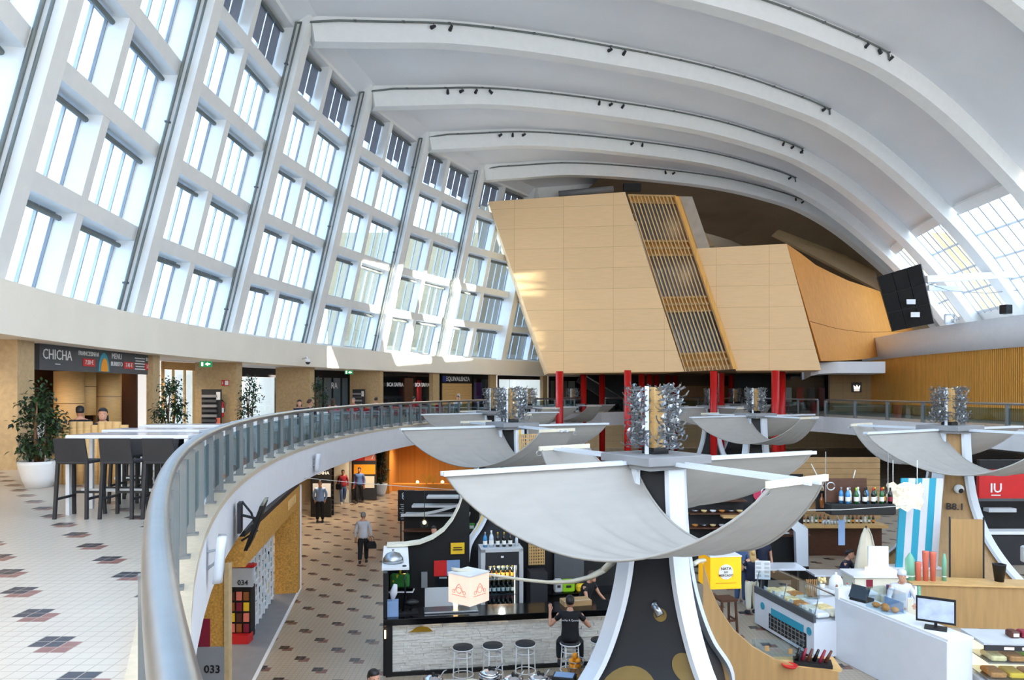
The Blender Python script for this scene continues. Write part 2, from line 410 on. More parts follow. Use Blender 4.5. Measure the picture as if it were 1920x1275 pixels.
    def build(s, name, parent=None, label=None):
        o = bpy.data.objects.new(name, s.mesh(name)); COL.objects.link(o)
        if parent is not None: o.parent = parent
        if label: o['label'] = label
        return o
    def struct(s, name, parent=None):
        o = s.build(name, parent)
        if parent is None: o['kind'] = 'structure'
        return o
    def solo(s, name, label, cat, loc=(0, 0, 0), rz=0, group=None):
        o = s.build(name); o.location = loc; o.rotation_euler = (0, 0, rz); tag(o, label, cat, group); return o
def tag(o, label, cat, group=None):
    o['label'] = label; o['category'] = cat
    if group: o['group'] = group
    return o
def thing(name, label, cat, loc=(0, 0, 0), rz=0, group=None):
    o = bpy.data.objects.new(name, None); o.empty_display_size = .1; COL.objects.link(o)
    o.location = loc; o.rotation_euler = (0, 0, rz); return tag(o, label, cat, group)
KIDS = {}
def dup(root, loc, rz=None, label=None, group=None, cat=None, scale=None):
    kids = [o for o in COL.objects if o.parent == root]
    r = root.copy(); COL.objects.link(r); r.location = loc
    if rz is not None: r.rotation_euler = (0, 0, rz)
    if scale: r.scale = (scale,)*3 if isinstance(scale, (int, float)) else scale
    if label: r['label'] = label
    if group: r['group'] = group
    if cat: r['category'] = cat
    def rec(src, par):
        for ch in [o for o in COL.objects if o.parent == src]:
            c = ch.copy(); COL.objects.link(c); c.parent = par; rec(ch, c)
    for ch in kids:
        c = ch.copy(); COL.objects.link(c); c.parent = r; rec(ch, c)
    return r

# the hall is laid out on one circle: centre (41, 23.5)
OX, OY = 41.0, 23.5
def ring(R, th, z=0.0):
    a = math.radians(th); return V((OX-R*math.cos(a), OY+R*math.sin(a), z))
def ring_px(px, R):
    """angle at which the circle of radius R is seen in image column px (left arc)"""
    k = (px-CX)/F; best = None
    for i in range(-400, 480):
        th = i*.1; p = ring(R, th)
        if p.y > (5 if R < 48 else 1):
            e = abs(p.x/p.y-k)
            if best is None or e < best[0]: best = (e, th)
    return best[1]
def ringsolid(mb, R0, R1, z0, z1, t0, t1, n=40):
    L = []
    for i in range(n+1):
        th = t0+(t1-t0)*i/n
        L.append([ring(R0, th, z0), ring(R1, th, z0), ring(R1, th, z1), ring(R0, th, z1)])
    return mb.loft(L, True, True)
# ================================================================== the hall: floors, slabs, window wall, vault
mb = MB('tile_lower'); mb.box((6, 30, -.1), (80, 100, .2)); mb.struct('floor')
UF = 4.0      # upper floor level
mb = MB('slab_white'); ringsolid(mb, 46.97, 62, 3.1, UF-.02, -36, 44, 60); mb.struct('floor_slab')
mb = MB('tile_floor'); ringsolid(mb, 47.3, 62, UF-.02, UF, -36, 44, 60); mb.struct('floor_upper')
mb = MB('kerb_stone'); ringsolid(mb, 46.95, 47.3, UF-.02, UF+.06, -36, 44, 60); mb.struct('trim_kerb')
# right and far gallery slabs
RR = [(6.6, 55.5), (12, 59), (17.5, 53), (19.6, 47), (21.0, 40), (21.9, 33), (22.5, 26), (22.6, 18), (22, 10)]
mb = MB('slab_white')
mb.prism([V((x, y, 3.0)) for x, y in RR]+[V((50, 10, 3)), V((50, 72, 3)), V((6.6, 72, 3))], (0, 0, .98)); mb.struct('floor_slab')
mb = MB('tile_floor')
mb.prism([V((x, y, 3.98)) for x, y in RR]+[V((50, 10, 3.98)), V((50, 72, 3.98)), V((6.6, 72, 3.98))], (0, 0, .02)); mb.struct('floor_upper')
# soffit + fascia over the shops
mb = MB('slab_white'); ringsolid(mb, 51.55, 61, 6.77, 6.95, -34, 47, 60); mb.struct('ceiling_shops')
mb = MB('fascia_white'); ringsolid(mb, 51.5, 52.6, 6.75, 7.8, -34, 47, 60); mb.struct('wall_fascia')

# ---- inclined window wall
def thk(k): return -2.1+7.75*(k-1)
H0, H1, R0C, R1C = 1.5, 14.0, 52.05, 48.85
def FP(k, u, s, off):
    R = R0C+(R1C-R0C)*s+off; z = EZ+H0+(H1-H0)*s
    a = ring(R, thk(k), z); b = ring(R, thk(k+1), z)
    return a.lerp(b, u)
def cell(mb, k, u0, u1, s0, s1, o0, o1):
    return mb.hexa([FP(k, u0, s0, o0), FP(k, u1, s0, o0), FP(k, u1, s0, o1), FP(k, u0, s0, o1), FP(k, u0, s1, o0), FP(k, u1, s1, o0), FP(k, u1, s1, o1), FP(k, u0, s1, o1)])
SE = [.045, .235, .425, .615, .805, .985]
wn = 0
for k in range(-2, 7):
    mb = MB('white_plaster')
    for i, s in enumerate(SE):
        cell(mb, k, 0, 1, s-.016, s+.016, .5, 1.1)
    cell(mb, k, 0, 1, -.018, .03, .5, 1.1)
    cell(mb, k, .475, .525, 0, .985, .52, 1.1)
    mb.struct('wall_left')
    for i in range(5):
        for u0, u1, nm in ((.045, .475, 4), (.525, .955, 4)):
            wn += 1
            e = thing('window_%d' % wn, '', ''); del e['label']; del e['category']; e['kind'] = 'structure'
            s0, s1 = SE[i]+.016, SE[i+1]-.016
            g = MB('glass_blue'); cell(g, k, u0, u1, s0, s1, 1.03, 1.05); g.build('pane', e)
            f = MB('grey_light'); du = .0045
            for j in range(nm+1):
                u = u0+(u1-u0)*j/nm; f.mat('grey' if j in (0, nm) else 'grey_light')
                cell(f, k, max(u0, u-du), min(u1, u+du), s0, s1, 1.0, 1.08)
            f.mat('grey'); cell(f, k, u0, u1, s0, s0+.006, 1.0, 1.08); cell(f, k, u0, u1, s1-.006, s1, 1.0, 1.08)
            f.build('frame', e)
            r = MB('conduit_grey'); r.tube([FP(k, u0+.01, s1-.012, .86), FP(k, u1-.01, s1-.012, .86)], .07, 8); r.build('blind_roller', e)
            if i == 4:
                b = MB('blind_grey')
                for j in range(nm):
                    a0 = u0+(u1-u0)*j/nm+.006; a1 = u0+(u1-u0)*(j+1)/nm-.006
                    cell(b, k, a0, a1, s0+.02+.012*((j*7+k) % 3), s1, .95, .96)
                b.build('roller_blind', e)

# ---- arched ribs and vault
RD = V((.909, .418, 0)).normalized(); RN = V((-RD.y, RD.x, 0))
HC = [(0, 14.0), (2.5, 14.45), (5.6, 15.0), (9.5, 15.36), (13.6, 15.55), (17, 15.63), (20, 15.58), (23, 15.35), (26.9, 14.8), (31, 13.45), (35.9, 11.0), (39, 9.1), (42.9, 6.1), (46, 3.2)]
def hc(t):
    for (a, ha), (b, hb) in zip(HC, HC[1:]):
        if t <= b:
            i = HC.index((a, ha)); p0 = HC[max(i-1, 0)]; p3 = HC[min(i+2, len(HC)-1)]
            u = (t-a)/(b-a); m0 = (hb-p0[1])/(b-p0[0])*(b-a); m1 = (p3[1]-ha)/(p3[0]-a)*(b-a)
            return (2*u**3-3*u*u+1)*ha+(u**3-2*u*u+u)*m0+(3*u*u-2*u**3)*hb+(u**3-u*u)*m1
    return HC[-1][1]
def rib_pt(k, t, dh=0, dn=0):
    e = 1e-2; sl = (hc(min(t+e, 46))-hc(max(t-e, 0)))/(min(t+e, 46)-max(t-e, 0)); n = V((-sl, 1)).normalized()
    b = ring(R1C, thk(k)); q = b+RD*(t+n.x*dh)+RN*dn
    return V((q.x, q.y, EZ+hc(t)+n.y*dh))
TS = [46*i/60 for i in range(61)]
RIBS = range(-2, 8)
ordn = {-2: 'out', -1: 'nearest', 0: 'first', 1: 'second', 2: 'third', 3: 'fourth', 4: 'fifth', 5: 'sixth', 6: 'seventh', 7: 'last'}
for k in RIBS:
    mb = MB('white_plaster')
    # inclined column
    a = math.radians(thk(k)); tau = V((math.sin(a), math.cos(a), 0)); rad = V((-math.cos(a), math.sin(a), 0))
    L = []
    for s, ww in ((-.018, .3), (.5, .29), (1.01, .28)):
        R = R0C+(R1C-R0C)*s; c = ring(R-.03, thk(k), EZ+H0+(H1-H0)*s)
        L.append([c-tau*ww, c+tau*ww, c+tau*ww+rad*1.15, c-tau*ww+rad*1.15])
    mb.loft(L, True, True)
    mb.loft([[rib_pt(k, t, .22, -.02), rib_pt(k, t, -.8, -.02), rib_pt(k, t, -.8, .6), rib_pt(k, t, .22, .6)] for t in TS], True, True)
    mb.struct('arch_rib')
    if -1 <= k <= 5:
        t = thing('cable_conduit', 'grey cable conduit clipped along the %s white arch rib and its slanted column' % ordn[k], 'conduit', rib_pt(k, 0, 0, -.06))
        o = V(t.location)
        cmb = MB('conduit_grey')
        colp = []
        for i in range(9):
            s = -.0+.98*i/8; R = R0C+(R1C-R0C)*s; colp.append(ring(R+.38, thk(k), EZ+H0+(H1-H0)*s)-tau*(.35))
        tr = [1.0+25.8*i/40 for i in range(41)]
        pts = colp+[rib_pt(k, q, -.02, -.08) for q in tr]
        if k < 5: pts.append(rib_pt(k, 26.9, -.3, -.08))
        cmb.tube([p-o for p in pts], .045, 6)
        cmb.tube([p-o+V((.0, -.03, -.0))-rad*.2 for p in colp], .035, 6); cmb.build('pipe', t)
        for i, p in enumerate(pts[1:-1]):
            if i % 3 == 0: cl = MB('grey_dark'); cl.box(p-o, (.13, .13, .05)); cl.build('clip_band', t)
# vault shell between ribs (last bay to the right is glazed, see below)
mb = MB('ceiling_white')
TV = [t for t in TS if t <= 37.2]
def vz(k, t):   # each bay bellies up slightly
    return rib_pt(k, t, .12, .3)
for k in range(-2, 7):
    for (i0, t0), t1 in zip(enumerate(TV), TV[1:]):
        mb.mat('void_shade_brown' if k >= 5 and t0 > 13 else 'ceiling_white'); mb.quad(vz(k, t0), vz(k+1, t0), vz(k+1, t1), vz(k, t1))  # end bays turn brown to imitate the shadow in the recess
mb.mat('ceiling_white')
for k in range(-2, 7):   # head of window wall up to the vault
    mb.quad(FP(k, 0, .98, .9), FP(k, 1, .98, .9), rib_pt(k+1, 0, .12, .3), rib_pt(k, 0, .12, .3))
    mb.quad(FP(k, 0, .98, .5), FP(k, 1, .98, .5), rib_pt(k+1, .4, .12, .3), rib_pt(k, .4, .12, .3))
mb.struct('ceiling')
mb = MB('void_shade_brown')  # slab behind the sixth rib, coloured for the recess shade
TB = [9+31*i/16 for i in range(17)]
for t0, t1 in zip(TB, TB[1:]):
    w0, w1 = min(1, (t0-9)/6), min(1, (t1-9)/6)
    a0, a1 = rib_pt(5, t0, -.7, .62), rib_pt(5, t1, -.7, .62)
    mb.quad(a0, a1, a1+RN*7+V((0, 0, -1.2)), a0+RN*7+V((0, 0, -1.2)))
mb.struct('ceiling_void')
# right-hand clerestory: t 37.2..44 glazed, outer bays added to let light in; rest plastered
cw = wn
for k in range(-2, 7):
    def Q(u, t, dh=.1):
        return rib_pt(k, t, dh, .3).lerp(rib_pt(k+1, t, dh, .3), u)
    if -1 <= k <= 3:
        cw += 1
        e = thing('window_%d' % cw, '', ''); del e['label']; del e['category']; e['kind'] = 'structure'
        g = MB('glass'); g.quad(Q(.06, 37.4), Q(.94, 37.4), Q(.94, 41.5), Q(.06, 41.5)); g.quad(Q(.06, 41.5), Q(.94, 41.5), Q(.94, 43.6), Q(.06, 43.6)); g.build('pane', e)
        f = MB('grey_light')
        for j in range(7):
            u = .06+.88*j/6; f.bar(Q(u, 37.2), Q(u, 40.5), .07, .1); f.bar(Q(u, 40.5), Q(u, 43.8), .07, .1)
        for t in (37.3, 39, 40.7, 42.2, 43.7): f.bar(Q(.05, t), Q(.95, t), .09, .12)
        f.build('frame', e)
        s = MB('white_plaster'); s.hexa([Q(.08, 36.6, -.1), Q(.9, 36.6, -.1), Q(.9, 37.2, -.1), Q(.08, 37.2, -.1), Q(.08, 36.6, .1), Q(.9, 36.6, .1), Q(.9, 37.2, .1), Q(.08, 37.2, .1)]); s.struct('trim_shelf')
        m = MB('white_plaster'); m.quad(Q(0, 43.6), Q(1, 43.6), Q(1, 46), Q(0, 46)); m.struct('wall_right')
    else:
        m = MB('white_plaster')
        for t0, t1 in ((36.6, 39), (39, 41), (41, 43), (43, 44.5), (44.5, 46)): m.quad(Q(0, t0), Q(1, t0), Q(1, t1), Q(0, t1))
        m.struct('wall_right')
# end wall behind the timber volume
mb = MB('stone_wall'); mb.box((22, 73, 10), (80, .3, 22)); mb.struct('wall_back')
mb = MB('void_shade_brown'); mb.box((14, 66, 14), (34, .4, 16)); mb.struct('wall_recess')
mb = MB('white_plaster'); mb.hexa([V(q) for q in ((28, 12, 9.4), (60, 12, 9.4), (60, 75, 9.4), (28, 75, 9.4), (28, 12, 9.6), (60, 12, 9.6), (60, 75, 9.6), (28, 75, 9.6))]); mb.struct('ceiling_gallery')
# wall behind the lower floor shops (left) and upper shops' back wall
mb = MB('stone'); ringsolid(mb, 53.5, 53.8, 0, 3.1, -30, 44, 40); mb.struct('wall_lower')
mb = MB('shop_dim'); ringsolid(mb, 58, 58.3, UF, 6.75, -34, 44, 40); mb.struct('wall_shops')

mb = MB('white_plaster'); mb.box((45, 30, 5), (.3, 90, 10)); mb.box((10, -9, 4), (80, .3, 8)); mb.box((10, -9, 18), (80, .3, 8)); mb.box((30, 6.2, 11.5), (.3, 30.4, 23)); mb.struct('wall_rear_sun_block')  # unseen walls added to stop sun and limit daylight behind the camera
t = thing('outside_building', 'added tall white sun-blocking building outside the right-hand roof windows', 'building', (64, 46, 0))  # unseen block added to keep sun out of the farther roof windows
b = MB('facade_pale'); b.box((0, 0, 17), (8, 38.4, 34)); b.build('walls', t)
for r in range(9):
    for c in range(10): w = MB('facade_window'); w.box((-4.0, -17+c*3.7, 3+r*3.3), (.12, 1.7, 1.6)); w.build('window', t)
# ---- handrails
def railing(pts_fn, n, z, name, label, glass=True, post_every=1, rail_r=.055, hgt=1.1, postw=(.055, .13), sub=6):
    """pts_fn(u) -> plan point; n gaps"""
    o = pts_fn(0).copy(); o.z = z; t = thing(name, label, 'railing', o)
    h = MB('steel'); h.tube([pts_fn(i/(n*sub))+V((0, 0, z+hgt-rail_r))-o for i in range(n*sub+1)], rail_r, 14); h.build('handrail', t)
    gl = MB('glass_rail')
    for i in range(n+1):
        p = pts_fn(i/n)-V((o.x, o.y, 0)); d = pts_fn(min(1, (i+.5)/n))-pts_fn(max(0, (i-.5)/n)); a = math.atan2(d.y, d.x)
        pm = MB('steel_paint'); pm.box(p+V((0, 0, hgt/2-.05)), (postw[0], postw[1], hgt-.1), a); pm.box(p+V((0, 0, .012)), (.14, .2, .024), a); pm.build('post', t)
        if i < n and glass:
            q = pts_fn((i+1)/n)-V((o.x, o.y, 0)); e = (q-p).normalized()*.06
            gl.bar(p+e+V((0, 0, .5)), q-e+V((0, 0, .5)), .012, .72)
    if glass: gl.build('glass_infill', t)
    return t
railing(lambda u: ring(47.12, -35+u*75.6), 51, UF+.06, 'railing', 'long curved steel balustrade with glass infill along the left gallery edge', hgt=1.06)
def poly_fn(pts):
    pts = [V((x, y, 0)) for x, y in pts]; ls = [0]
    for a, b in zip(pts, pts[1:]): ls.append(ls[-1]+(b-a).length)
    def f(u):
        d = u*ls[-1]
        for i in range(len(pts)-1):
            if d <= ls[i+1]+1e-6: return pts[i].lerp(pts[i+1], (d-ls[i])/(ls[i+1]-ls[i]))
        return pts[-1].copy()
    return f
railing(poly_fn([(19.75, 47), (20.5, 43.6), (21.15, 40), (21.65, 36.5), (22.05, 33), (22.4, 29.5), (22.65, 26), (22.7, 22)]), 9, UF, 'railing', 'curved steel and glass balustrade in front of the slatted timber drum', postw=(.09, .2))
railing(poly_fn([(7, 56.1), (12, 59.4), (17.6, 53.4), (19.5, 47.6)]), 11, UF, 'railing', 'dark framed glass balustrade at the far end of the hall')

# ---- outside: pale apartment blocks beyond the glass, ground
mb = MB('ground_out'); mb.box((-60, 30, -.2), (80, 200, .2)); mb.struct('ground')
for j, (y0, y1, h, lab) in enumerate(((4, 34, 24, 'pale apartment block with rows of blue windows outside the near glazing'),)):
    t = thing('outside_building', lab, 'building', (-52, (y0+y1)/2, 0))
    b = MB('facade_pale'); b.box((0, 0, h/2), (14, y1-y0, h)); b.build('walls', t)
    for r in range(int(h//3.2)):
        for c in range(int((y1-y0)//3.4)):
            w = MB('facade_window'); w.box((7.0, -(y1-y0)/2+2+c*3.4, 1.9+r*3.2), (.12, 1.7, 1.6)); w.build('window', t)
# ================================================================== timber volume, red columns, drum, video wall
def PD(px, dz=0):    # distance of the volume's front plane in image column px
    return (49.36+dz)/(1+.15*(px-CX)/F)
def PV(px, py, dz=0): return P(px, py, PD(px, dz))
back = V((0, 6, 0))
t = thing('timber_volume', 'huge overhanging box clad in pale birch boards above the red columns', 'building', PV(1150, 697))
o = V(t.location)
def poly_part(mname, pts, dep, name, par=t, label=None):
    m = MB(mname); m.prism([p-o for p in pts], dep); return m.build(name, par, label)
poly_part('birch_panel', [PV(1028, 700), PV(1283, 697), PV(1172, 360), PV(915, 378)], back, 'cladding', label='larger left birch panel with slanted sides')
poly_part('birch_panel', [PV(1380, 695), PV(1540, 694), PV(1475, 457), PV(1306, 466)], V((1.7, 5.5, 0)), 'cladding', label='smaller right birch panel')
# slanted glazed stair strip between them
def strip(u, v, dz=.5):      # u across, v up
    a = V((1283, 697)).lerp(V((1380, 692)), u); b = V((1177, 366)).lerp(V((1270, 368)), u); q = a.lerp(b, v); return PV(q.x, q.y, dz)-o
g = MB('glass')
for v0, v1 in ((.10, .34), (.42, .66), (.74, .96)): g.quad(strip(.04, v0), strip(.93, v0), strip(.93, v1), strip(.04, v1))
g.build('glazing', t)
m = MB('shop_dim'); m.quad(strip(0, 0, 3), strip(1.3, 0, 3), strip(1.3, 1, 3), strip(0, 1, 3)); m.build('stair_wall', t)
bl = MB('blind_grey')
for v0, v1 in ((.10, .34), (.42, .66), (.74, .96)):
    m = MB('blind_grey'); m.quad(strip(.04, v0, 1.1), strip(.93, v0, 1.1), strip(.93, v1, 1.1), strip(.04, v1, 1.1)); m.build('blind', t)
m = MB('birch_panel')
m.hexa([strip(0, 0, .6), strip(1, 0, .6), strip(1, 0, 3), strip(0, 0, 3), strip(0, .02, .6), strip(1, .02, .6), strip(1, .02, 3), strip(0, .02, 3)]); m.build('sill', t)
for v0, v1 in ((.02, .1), (.34, .42), (.66, .74), (.96, 1.0)):
    m = MB('slat_wood'); m.hexa([strip(.0, v0, .9), strip(.95, v0, .9), strip(.95, v0, 1.4), strip(.0, v0, 1.4), strip(.0, v1, .9), strip(.95, v1, .9), strip(.95, v1, 1.4), strip(.0, v1, 1.4)]); m.build('spandrel', t)
for i in range(13):
    u = .03+.9*i/12; m = MB('light_wood'); m.bar(strip(u, 0, .1), strip(u, 1, .1), .2, .07); m.build('batten', t)
for v in (.02, .06, .1, .34, .38, .42, .66, .70, .74, .96, 1.0):
    m = MB('light_wood'); m.bar(strip(.0, v, .2), strip(.97, v, .2), .1, .12); m.build('rail', t)
m = MB('slat_wood'); m.hexa([strip(.95, 0, -.2), strip(1.03, 0, -.2), strip(1.03, 0, 4), strip(.95, 0, 4), strip(.95, 1, -.2), strip(1.03, 1, -.2), strip(1.06, 1, 4), strip(.95, 1, 4)]); m.build('side_board', t)
# warm pendant lamps behind the glass
for px, py in ((1262, 430), (1282, 517)):
    q = PV(px, py, 1.6); L = thing('pendant_lamp', 'glowing amber %s lamp behind the slanted stair glazing' % ('upper' if py < 500 else 'lower'), 'lamp', q)
    m = MB('lamp_warm'); m.lathe([(.05, .5), (.3, .1), (.35, -.3), (.05, -.5)], n=12); m.build('shade', L)
    m = MB('black'); m.tube([(0, 0, .5), (0, 0, 2.2)], .02, 6); m.build('cord', L)
# concave orange timber wall to the right
top = [(1475, 457, 47.2), (1500, 474, 49), (1530, 497, 51), (1560, 512, 53), (1590, 526, 55), (1620, 536, 57), (1655, 548, 59), (1700, 565, 62)]
bot = [(1540, 677, 46.8), (1560, 677, 48.6), (1580, 676, 50), (1600, 675, 51.6), (1625, 673, 53.5), (1650, 668, 55.5), (1680, 660, 58), (1720, 650, 61)]
m = MB('oak_orange'); A = [P(*q)-V((0, 0, 0)) for q in top]; B = [P(*q) for q in bot]
w = thing('curved_timber_wall', 'concave orange oak wall sweeping back beside the birch volume', 'wall', P(1600, 675, 51.6)); wo = V(w.location)
def rul(i, v): return B[i].lerp(A[i], v)-wo
m.loft([[rul(i, 0), rul(i, .335), rul(i, .335)+V((.0, .25, 0)), rul(i, 0)+V((0, .25, 0))] for i in range(8)], True, True); m.build('lower_boards', w)
m = MB('oak_orange'); m.loft([[rul(i, .34), rul(i, 1), rul(i, 1)+V((0, .25, 0)), rul(i, .34)+V((0, .25, 0))] for i in range(8)], True, True); m.build('upper_boards', w)
# things up in the void behind the panels
m = MB('stone'); m.prism([P(1285, 385, 60), P(1340, 460, 60), P(1290, 470, 60)], (0, .6, 0)); m.prism([P(1450, 440, 58), P(1480, 455, 58), P(1650, 545, 60), P(1640, 500, 64), P(1460, 430, 60)], (0, .5, 0)); m.struct('wall_recess')
dt = thing('ventilation_duct', 'pale ventilation pipe lying above the top edge of the birch volume', 'duct', P(1100, 361, 52))
m = MB('grey'); m.tube([P(1048, 364, 52)-V(dt.location), P(1150, 354, 52)-V(dt.location)], .22, 10); m.build('pipe', dt)
m = MB('black'); m.box(P(1185, 352, 52)-V(dt.location), (1.2, .5, .5)); m.build('fan_box', dt)
# red columns
rc = [(1049, 47.5, 14), (1094, 54, 11), (1129, 58, 11), (1177, 45, 13), (1203, 53, 11), (1218, 57, 10), (1231, 60, 10), (1252, 62, 9), (1266, 64, 9), (1338, 47, 13), (1352, 53, 12), (1371, 60, 10), (1454, 45.5, 14), (1466, 49, 13)]
for i, (px, D, w_) in enumerate(rc):
    lbl = {0: 'leftmost round red column under the birch volume, sunlit on one side', 3: 'round red column standing directly behind the tallest cutlery mast', 9: 'round red column right of the slanted stair strip', 12: 'stout red column under the right end of the birch volume', 13: 'red column close behind the stout one at the right end'}.get(i)
    if lbl is None: lbl = 'slimmer red column standing %s' % {1: 'second from the left in the row', 2: 'third from the left in the row', 4: 'just right of the tallest cutlery mast, first of four', 5: 'behind the tallest cutlery mast, second of four', 6: 'behind the tallest cutlery mast, third of four', 7: 'rightmost but one behind the tallest cutlery mast', 8: 'deepest in the dark behind the tallest mast', 10: 'in the middle of the three below the right birch panel', 11: 'furthest of the three below the right birch panel'}[i]
    q = at(px, D, 0); m = MB('red_paint'); r = w_/2/F*D*1.02
    m.lathe([(r, 0), (r, 6.85)], n=18); c = thing('red_column', lbl, 'column', q, 0, 'red columns'); m.build('shaft', c)
    m = MB('grey'); m.lathe([(r*1.1, 0), (r*1.1, .12)], n=18); m.build('base_ring', c)
# floor slab of the volume underside
# slatted timber drum
DC = [(31.5, 63), (30, 62), (27.6, 58.5), (27.1, 54), (26.5, 49.5), (26.3, 45), (26.35, 41), (26.6, 37), (27.1, 33), (27.8, 29), (28.6, 25)]
dp = poly_fn(DC)
d = thing('slatted_drum', 'curved drum of vertical timber slats with a white band above, right of the hall', 'wall', (26.4, 42, UF)); do = V(d.location)
z0, z1, z2 = UF, EZ+2.2, EZ+3.85
def dq(u, z, off=0):
    p = dp(u); e = (dp(min(1, u+.01))-dp(max(0, u-.01))).normalized(); n = V((e.y, -e.x, 0)); return V((p.x, p.y, z))-n*off-do if False else V((p.x, p.y, z))+V((-abs(e.y), e.x*(-1 if e.y > 0 else 1), 0))*off-do
m = MB('slat_gap'); m.loft([[dq(i/60, z0), dq(i/60, z1), dq(i/60, z1)+V((.3, 0, 0)), dq(i/60, z0)+V((.3, 0, 0))] for i in range(61)], True, True); m.build('backing', d)
m = MB('slab_white'); m.loft([[dq(i/60, z1, .25), dq(i/60, z2, .25), dq(i/60, z2)+V((1.5, 0, 0)), dq(i/60, z1)+V((1.5, 0, 0))] for i in range(61)], True, True, True); m.build('white_band', d)
NS = 250
sm = [MB('slat_wood') for _ in range(101)]
for i in range(NS):
    u = .02+.97*(i/NS); k = i-(NS-100); mm = sm[k] if k >= 0 else sm[100]
    mm.bar(dq(u, z0+.02, .03), dq(u, z1, .03), .04, .08, up=(0, 1, 0))
for k in range(100): sm[k].build('slat', d)
q = sm[100].build('slat', d); q['kind'] = 'stuff'
# white canopy under the orange wall, lower shopfront beyond
m = MB('slab_white'); cp = [P(1512, 696, 50), P(1530, 687, 49.4), P(1560, 682, 49), P(1640, 679, 49)]
m.loft([[p, p+V((0, 0, -.75)), p+V((2, 6, -.75)), p+V((2, 6, 0))] for p in [P(1510, 690, 50.5), P(1520, 684, 49.8), P(1535, 680, 49.4), P(1570, 678, 49), P(1660, 678, 49)]], True, True); m.struct('trim_canopy')
m = MB('stone_wall'); m.box(at(1606, 57, UF+1.6)+V((0, 0, 0)), (4.2, .3, 3.2)); m.struct('wall_far')
t = thing('logo_sign', 'small square dark sign with a white crown-like mark on the beige wall by the drum', 'sign', at(1606, 56.8, UF+1.85))
m = MB('grey_dark'); m.box((0, 0, 0), (.75, .06, .75)); m.build('panel', t)
m = MB('lamp_white'); m.prism([(-.2, -.04, -.16), (.2, -.04, -.16), (.24, -.04, .16), (.1, -.04, -.0), (0, -.04, .2), (-.1, -.04, 0), (-.24, -.04, .16)], (0, -.02, 0)); m.box((0, -.04, -.25), (.4, .02, .05)); m.build('mark', t)
m = MB('glass'); m.box(at(1515, 57.5, UF+1.5), (5.6, .04, 3.0)); m.struct('window_shopfar')
m = MB('charcoal'); m.box(at(1500, 60, UF+1.5), (11, .3, 3.2)); m.struct('wall_shopfar')
for i, px in enumerate((1478, 1500, 1521, 1541)):
    m = MB(('grey_light', 'red', 'grey_dark', 'maroon')[i]); m.box((0, 0, 1.1), (.5, .25, 1.5), 0, .05); m.lathe([(.2, 0), (.03, .05), (.03, .3)], n=10); m.solo('clothes_display', '%s garment display inside the far right shop window' % ('pale', 'bright red', 'dark grey', 'maroon')[i], 'display', at(px, 59, UF))
m = MB('slab_white'); m.box(at(1515, 50.2, 3.45)+V((0, 0, 0)), (4.2, .2, 1.1)); m.struct('trim_far_fascia')
t = thing('letter_sign', 'dark letters ICA on the white slab edge at the far right', 'sign', at(1490, 50, 3.95-.0))
m = MB('black'); m.text('ICA', (0, -.1, -.1), (1, 0, 0), (0, 0, 1), .62, .03, 'CENTER', .012); m.build('letters', t)
# video wall on its truss
vw = thing('video_wall', 'tilted dark three-by-three video wall hung from a white beam near the right ribs', 'screen', P(1700, 560, 44)); vo = V(vw.location)
c = [P(1645, 519, 44), P(1727, 494, 43.2), P(1752, 606, 42.9), P(1674, 621, 43.8)]   # tl tr br bl
def vq(u, v, dn=0):
    n = ((c[1]-c[0]).cross(c[3]-c[0])).normalized(); return c[0].lerp(c[1], u).lerp(c[3].lerp(c[2], u), v)+n*dn-vo
sgn = 1 if ((c[1]-c[0]).cross(c[3]-c[0])).y > 0 else -1
for r in range(3):
    for q in range(3):
        m = MB('screen_dark'); u0, u1, v0, v1 = q/3+.01, (q+1)/3-.01, r/3+.008, (r+1)/3-.008
        m.hexa([vq(u0, v1, 0), vq(u1, v1, 0), vq(u1, v1, .12*sgn), vq(u0, v1, .12*sgn), vq(u0, v0, 0), vq(u1, v0, 0), vq(u1, v0, .12*sgn), vq(u0, v0, .12*sgn)]); m.build('screen', vw)
m = MB('black'); m.hexa([vq(0, 1, .12*sgn), vq(1.0, 1, .12*sgn), vq(1.05, 1, .5*sgn), vq(0, 1, .5*sgn), vq(0, 0, .12*sgn), vq(1.0, 0, .12*sgn), vq(1.05, 0, .5*sgn), vq(0, 0, .5*sgn)]); m.build('back_frame', vw)
for i, q in enumerate(((1708, 566), (1716, 590))):
    m = MB('white_gloss'); a = P(q[0], q[1], 42.9)-vo; m.box(a, (.5, .06, .28)); m.build('lit_tile', vw)
m = MB('alu_white'); m.bar(P(1735, 524, 44)-vo, P(1905, 514, 46)-vo, .34, .4); m.bar(P(1738, 540, 44)-vo, P(1800, 542, 47)-vo, .25, .3); m.build('truss_beam', vw)
m = MB('grey'); m.tube([P(1735, 530, 44)-vo, P(1780, 545, 45)-vo, P(1850, 550, 46)-vo, P(1918, 543, 46)-vo], .02, 5); m.build('cable', vw)
f = MB('grey_light')
a = [P(1772, 590, 47), P(1790, 590, 47), P(1790, 607, 47), P(1772, 607, 47)]
for i in range(4): f.bar(a[i], a[(i+1) % 4], .1)
f.solo('metal_bracket', 'small square metal frame on the drum roof right of the video wall', 'bracket')
sp = MB('black'); sp.box((0, 0, .25), (.5, .5, .55), .3, .03); sp.box((0, -.26, .3), (.3, .03, .3), .0); sp.solo('loudspeaker', 'small dark loudspeaker at the foot of the arch rib on the right', 'speaker', P(1886, 588, 45))

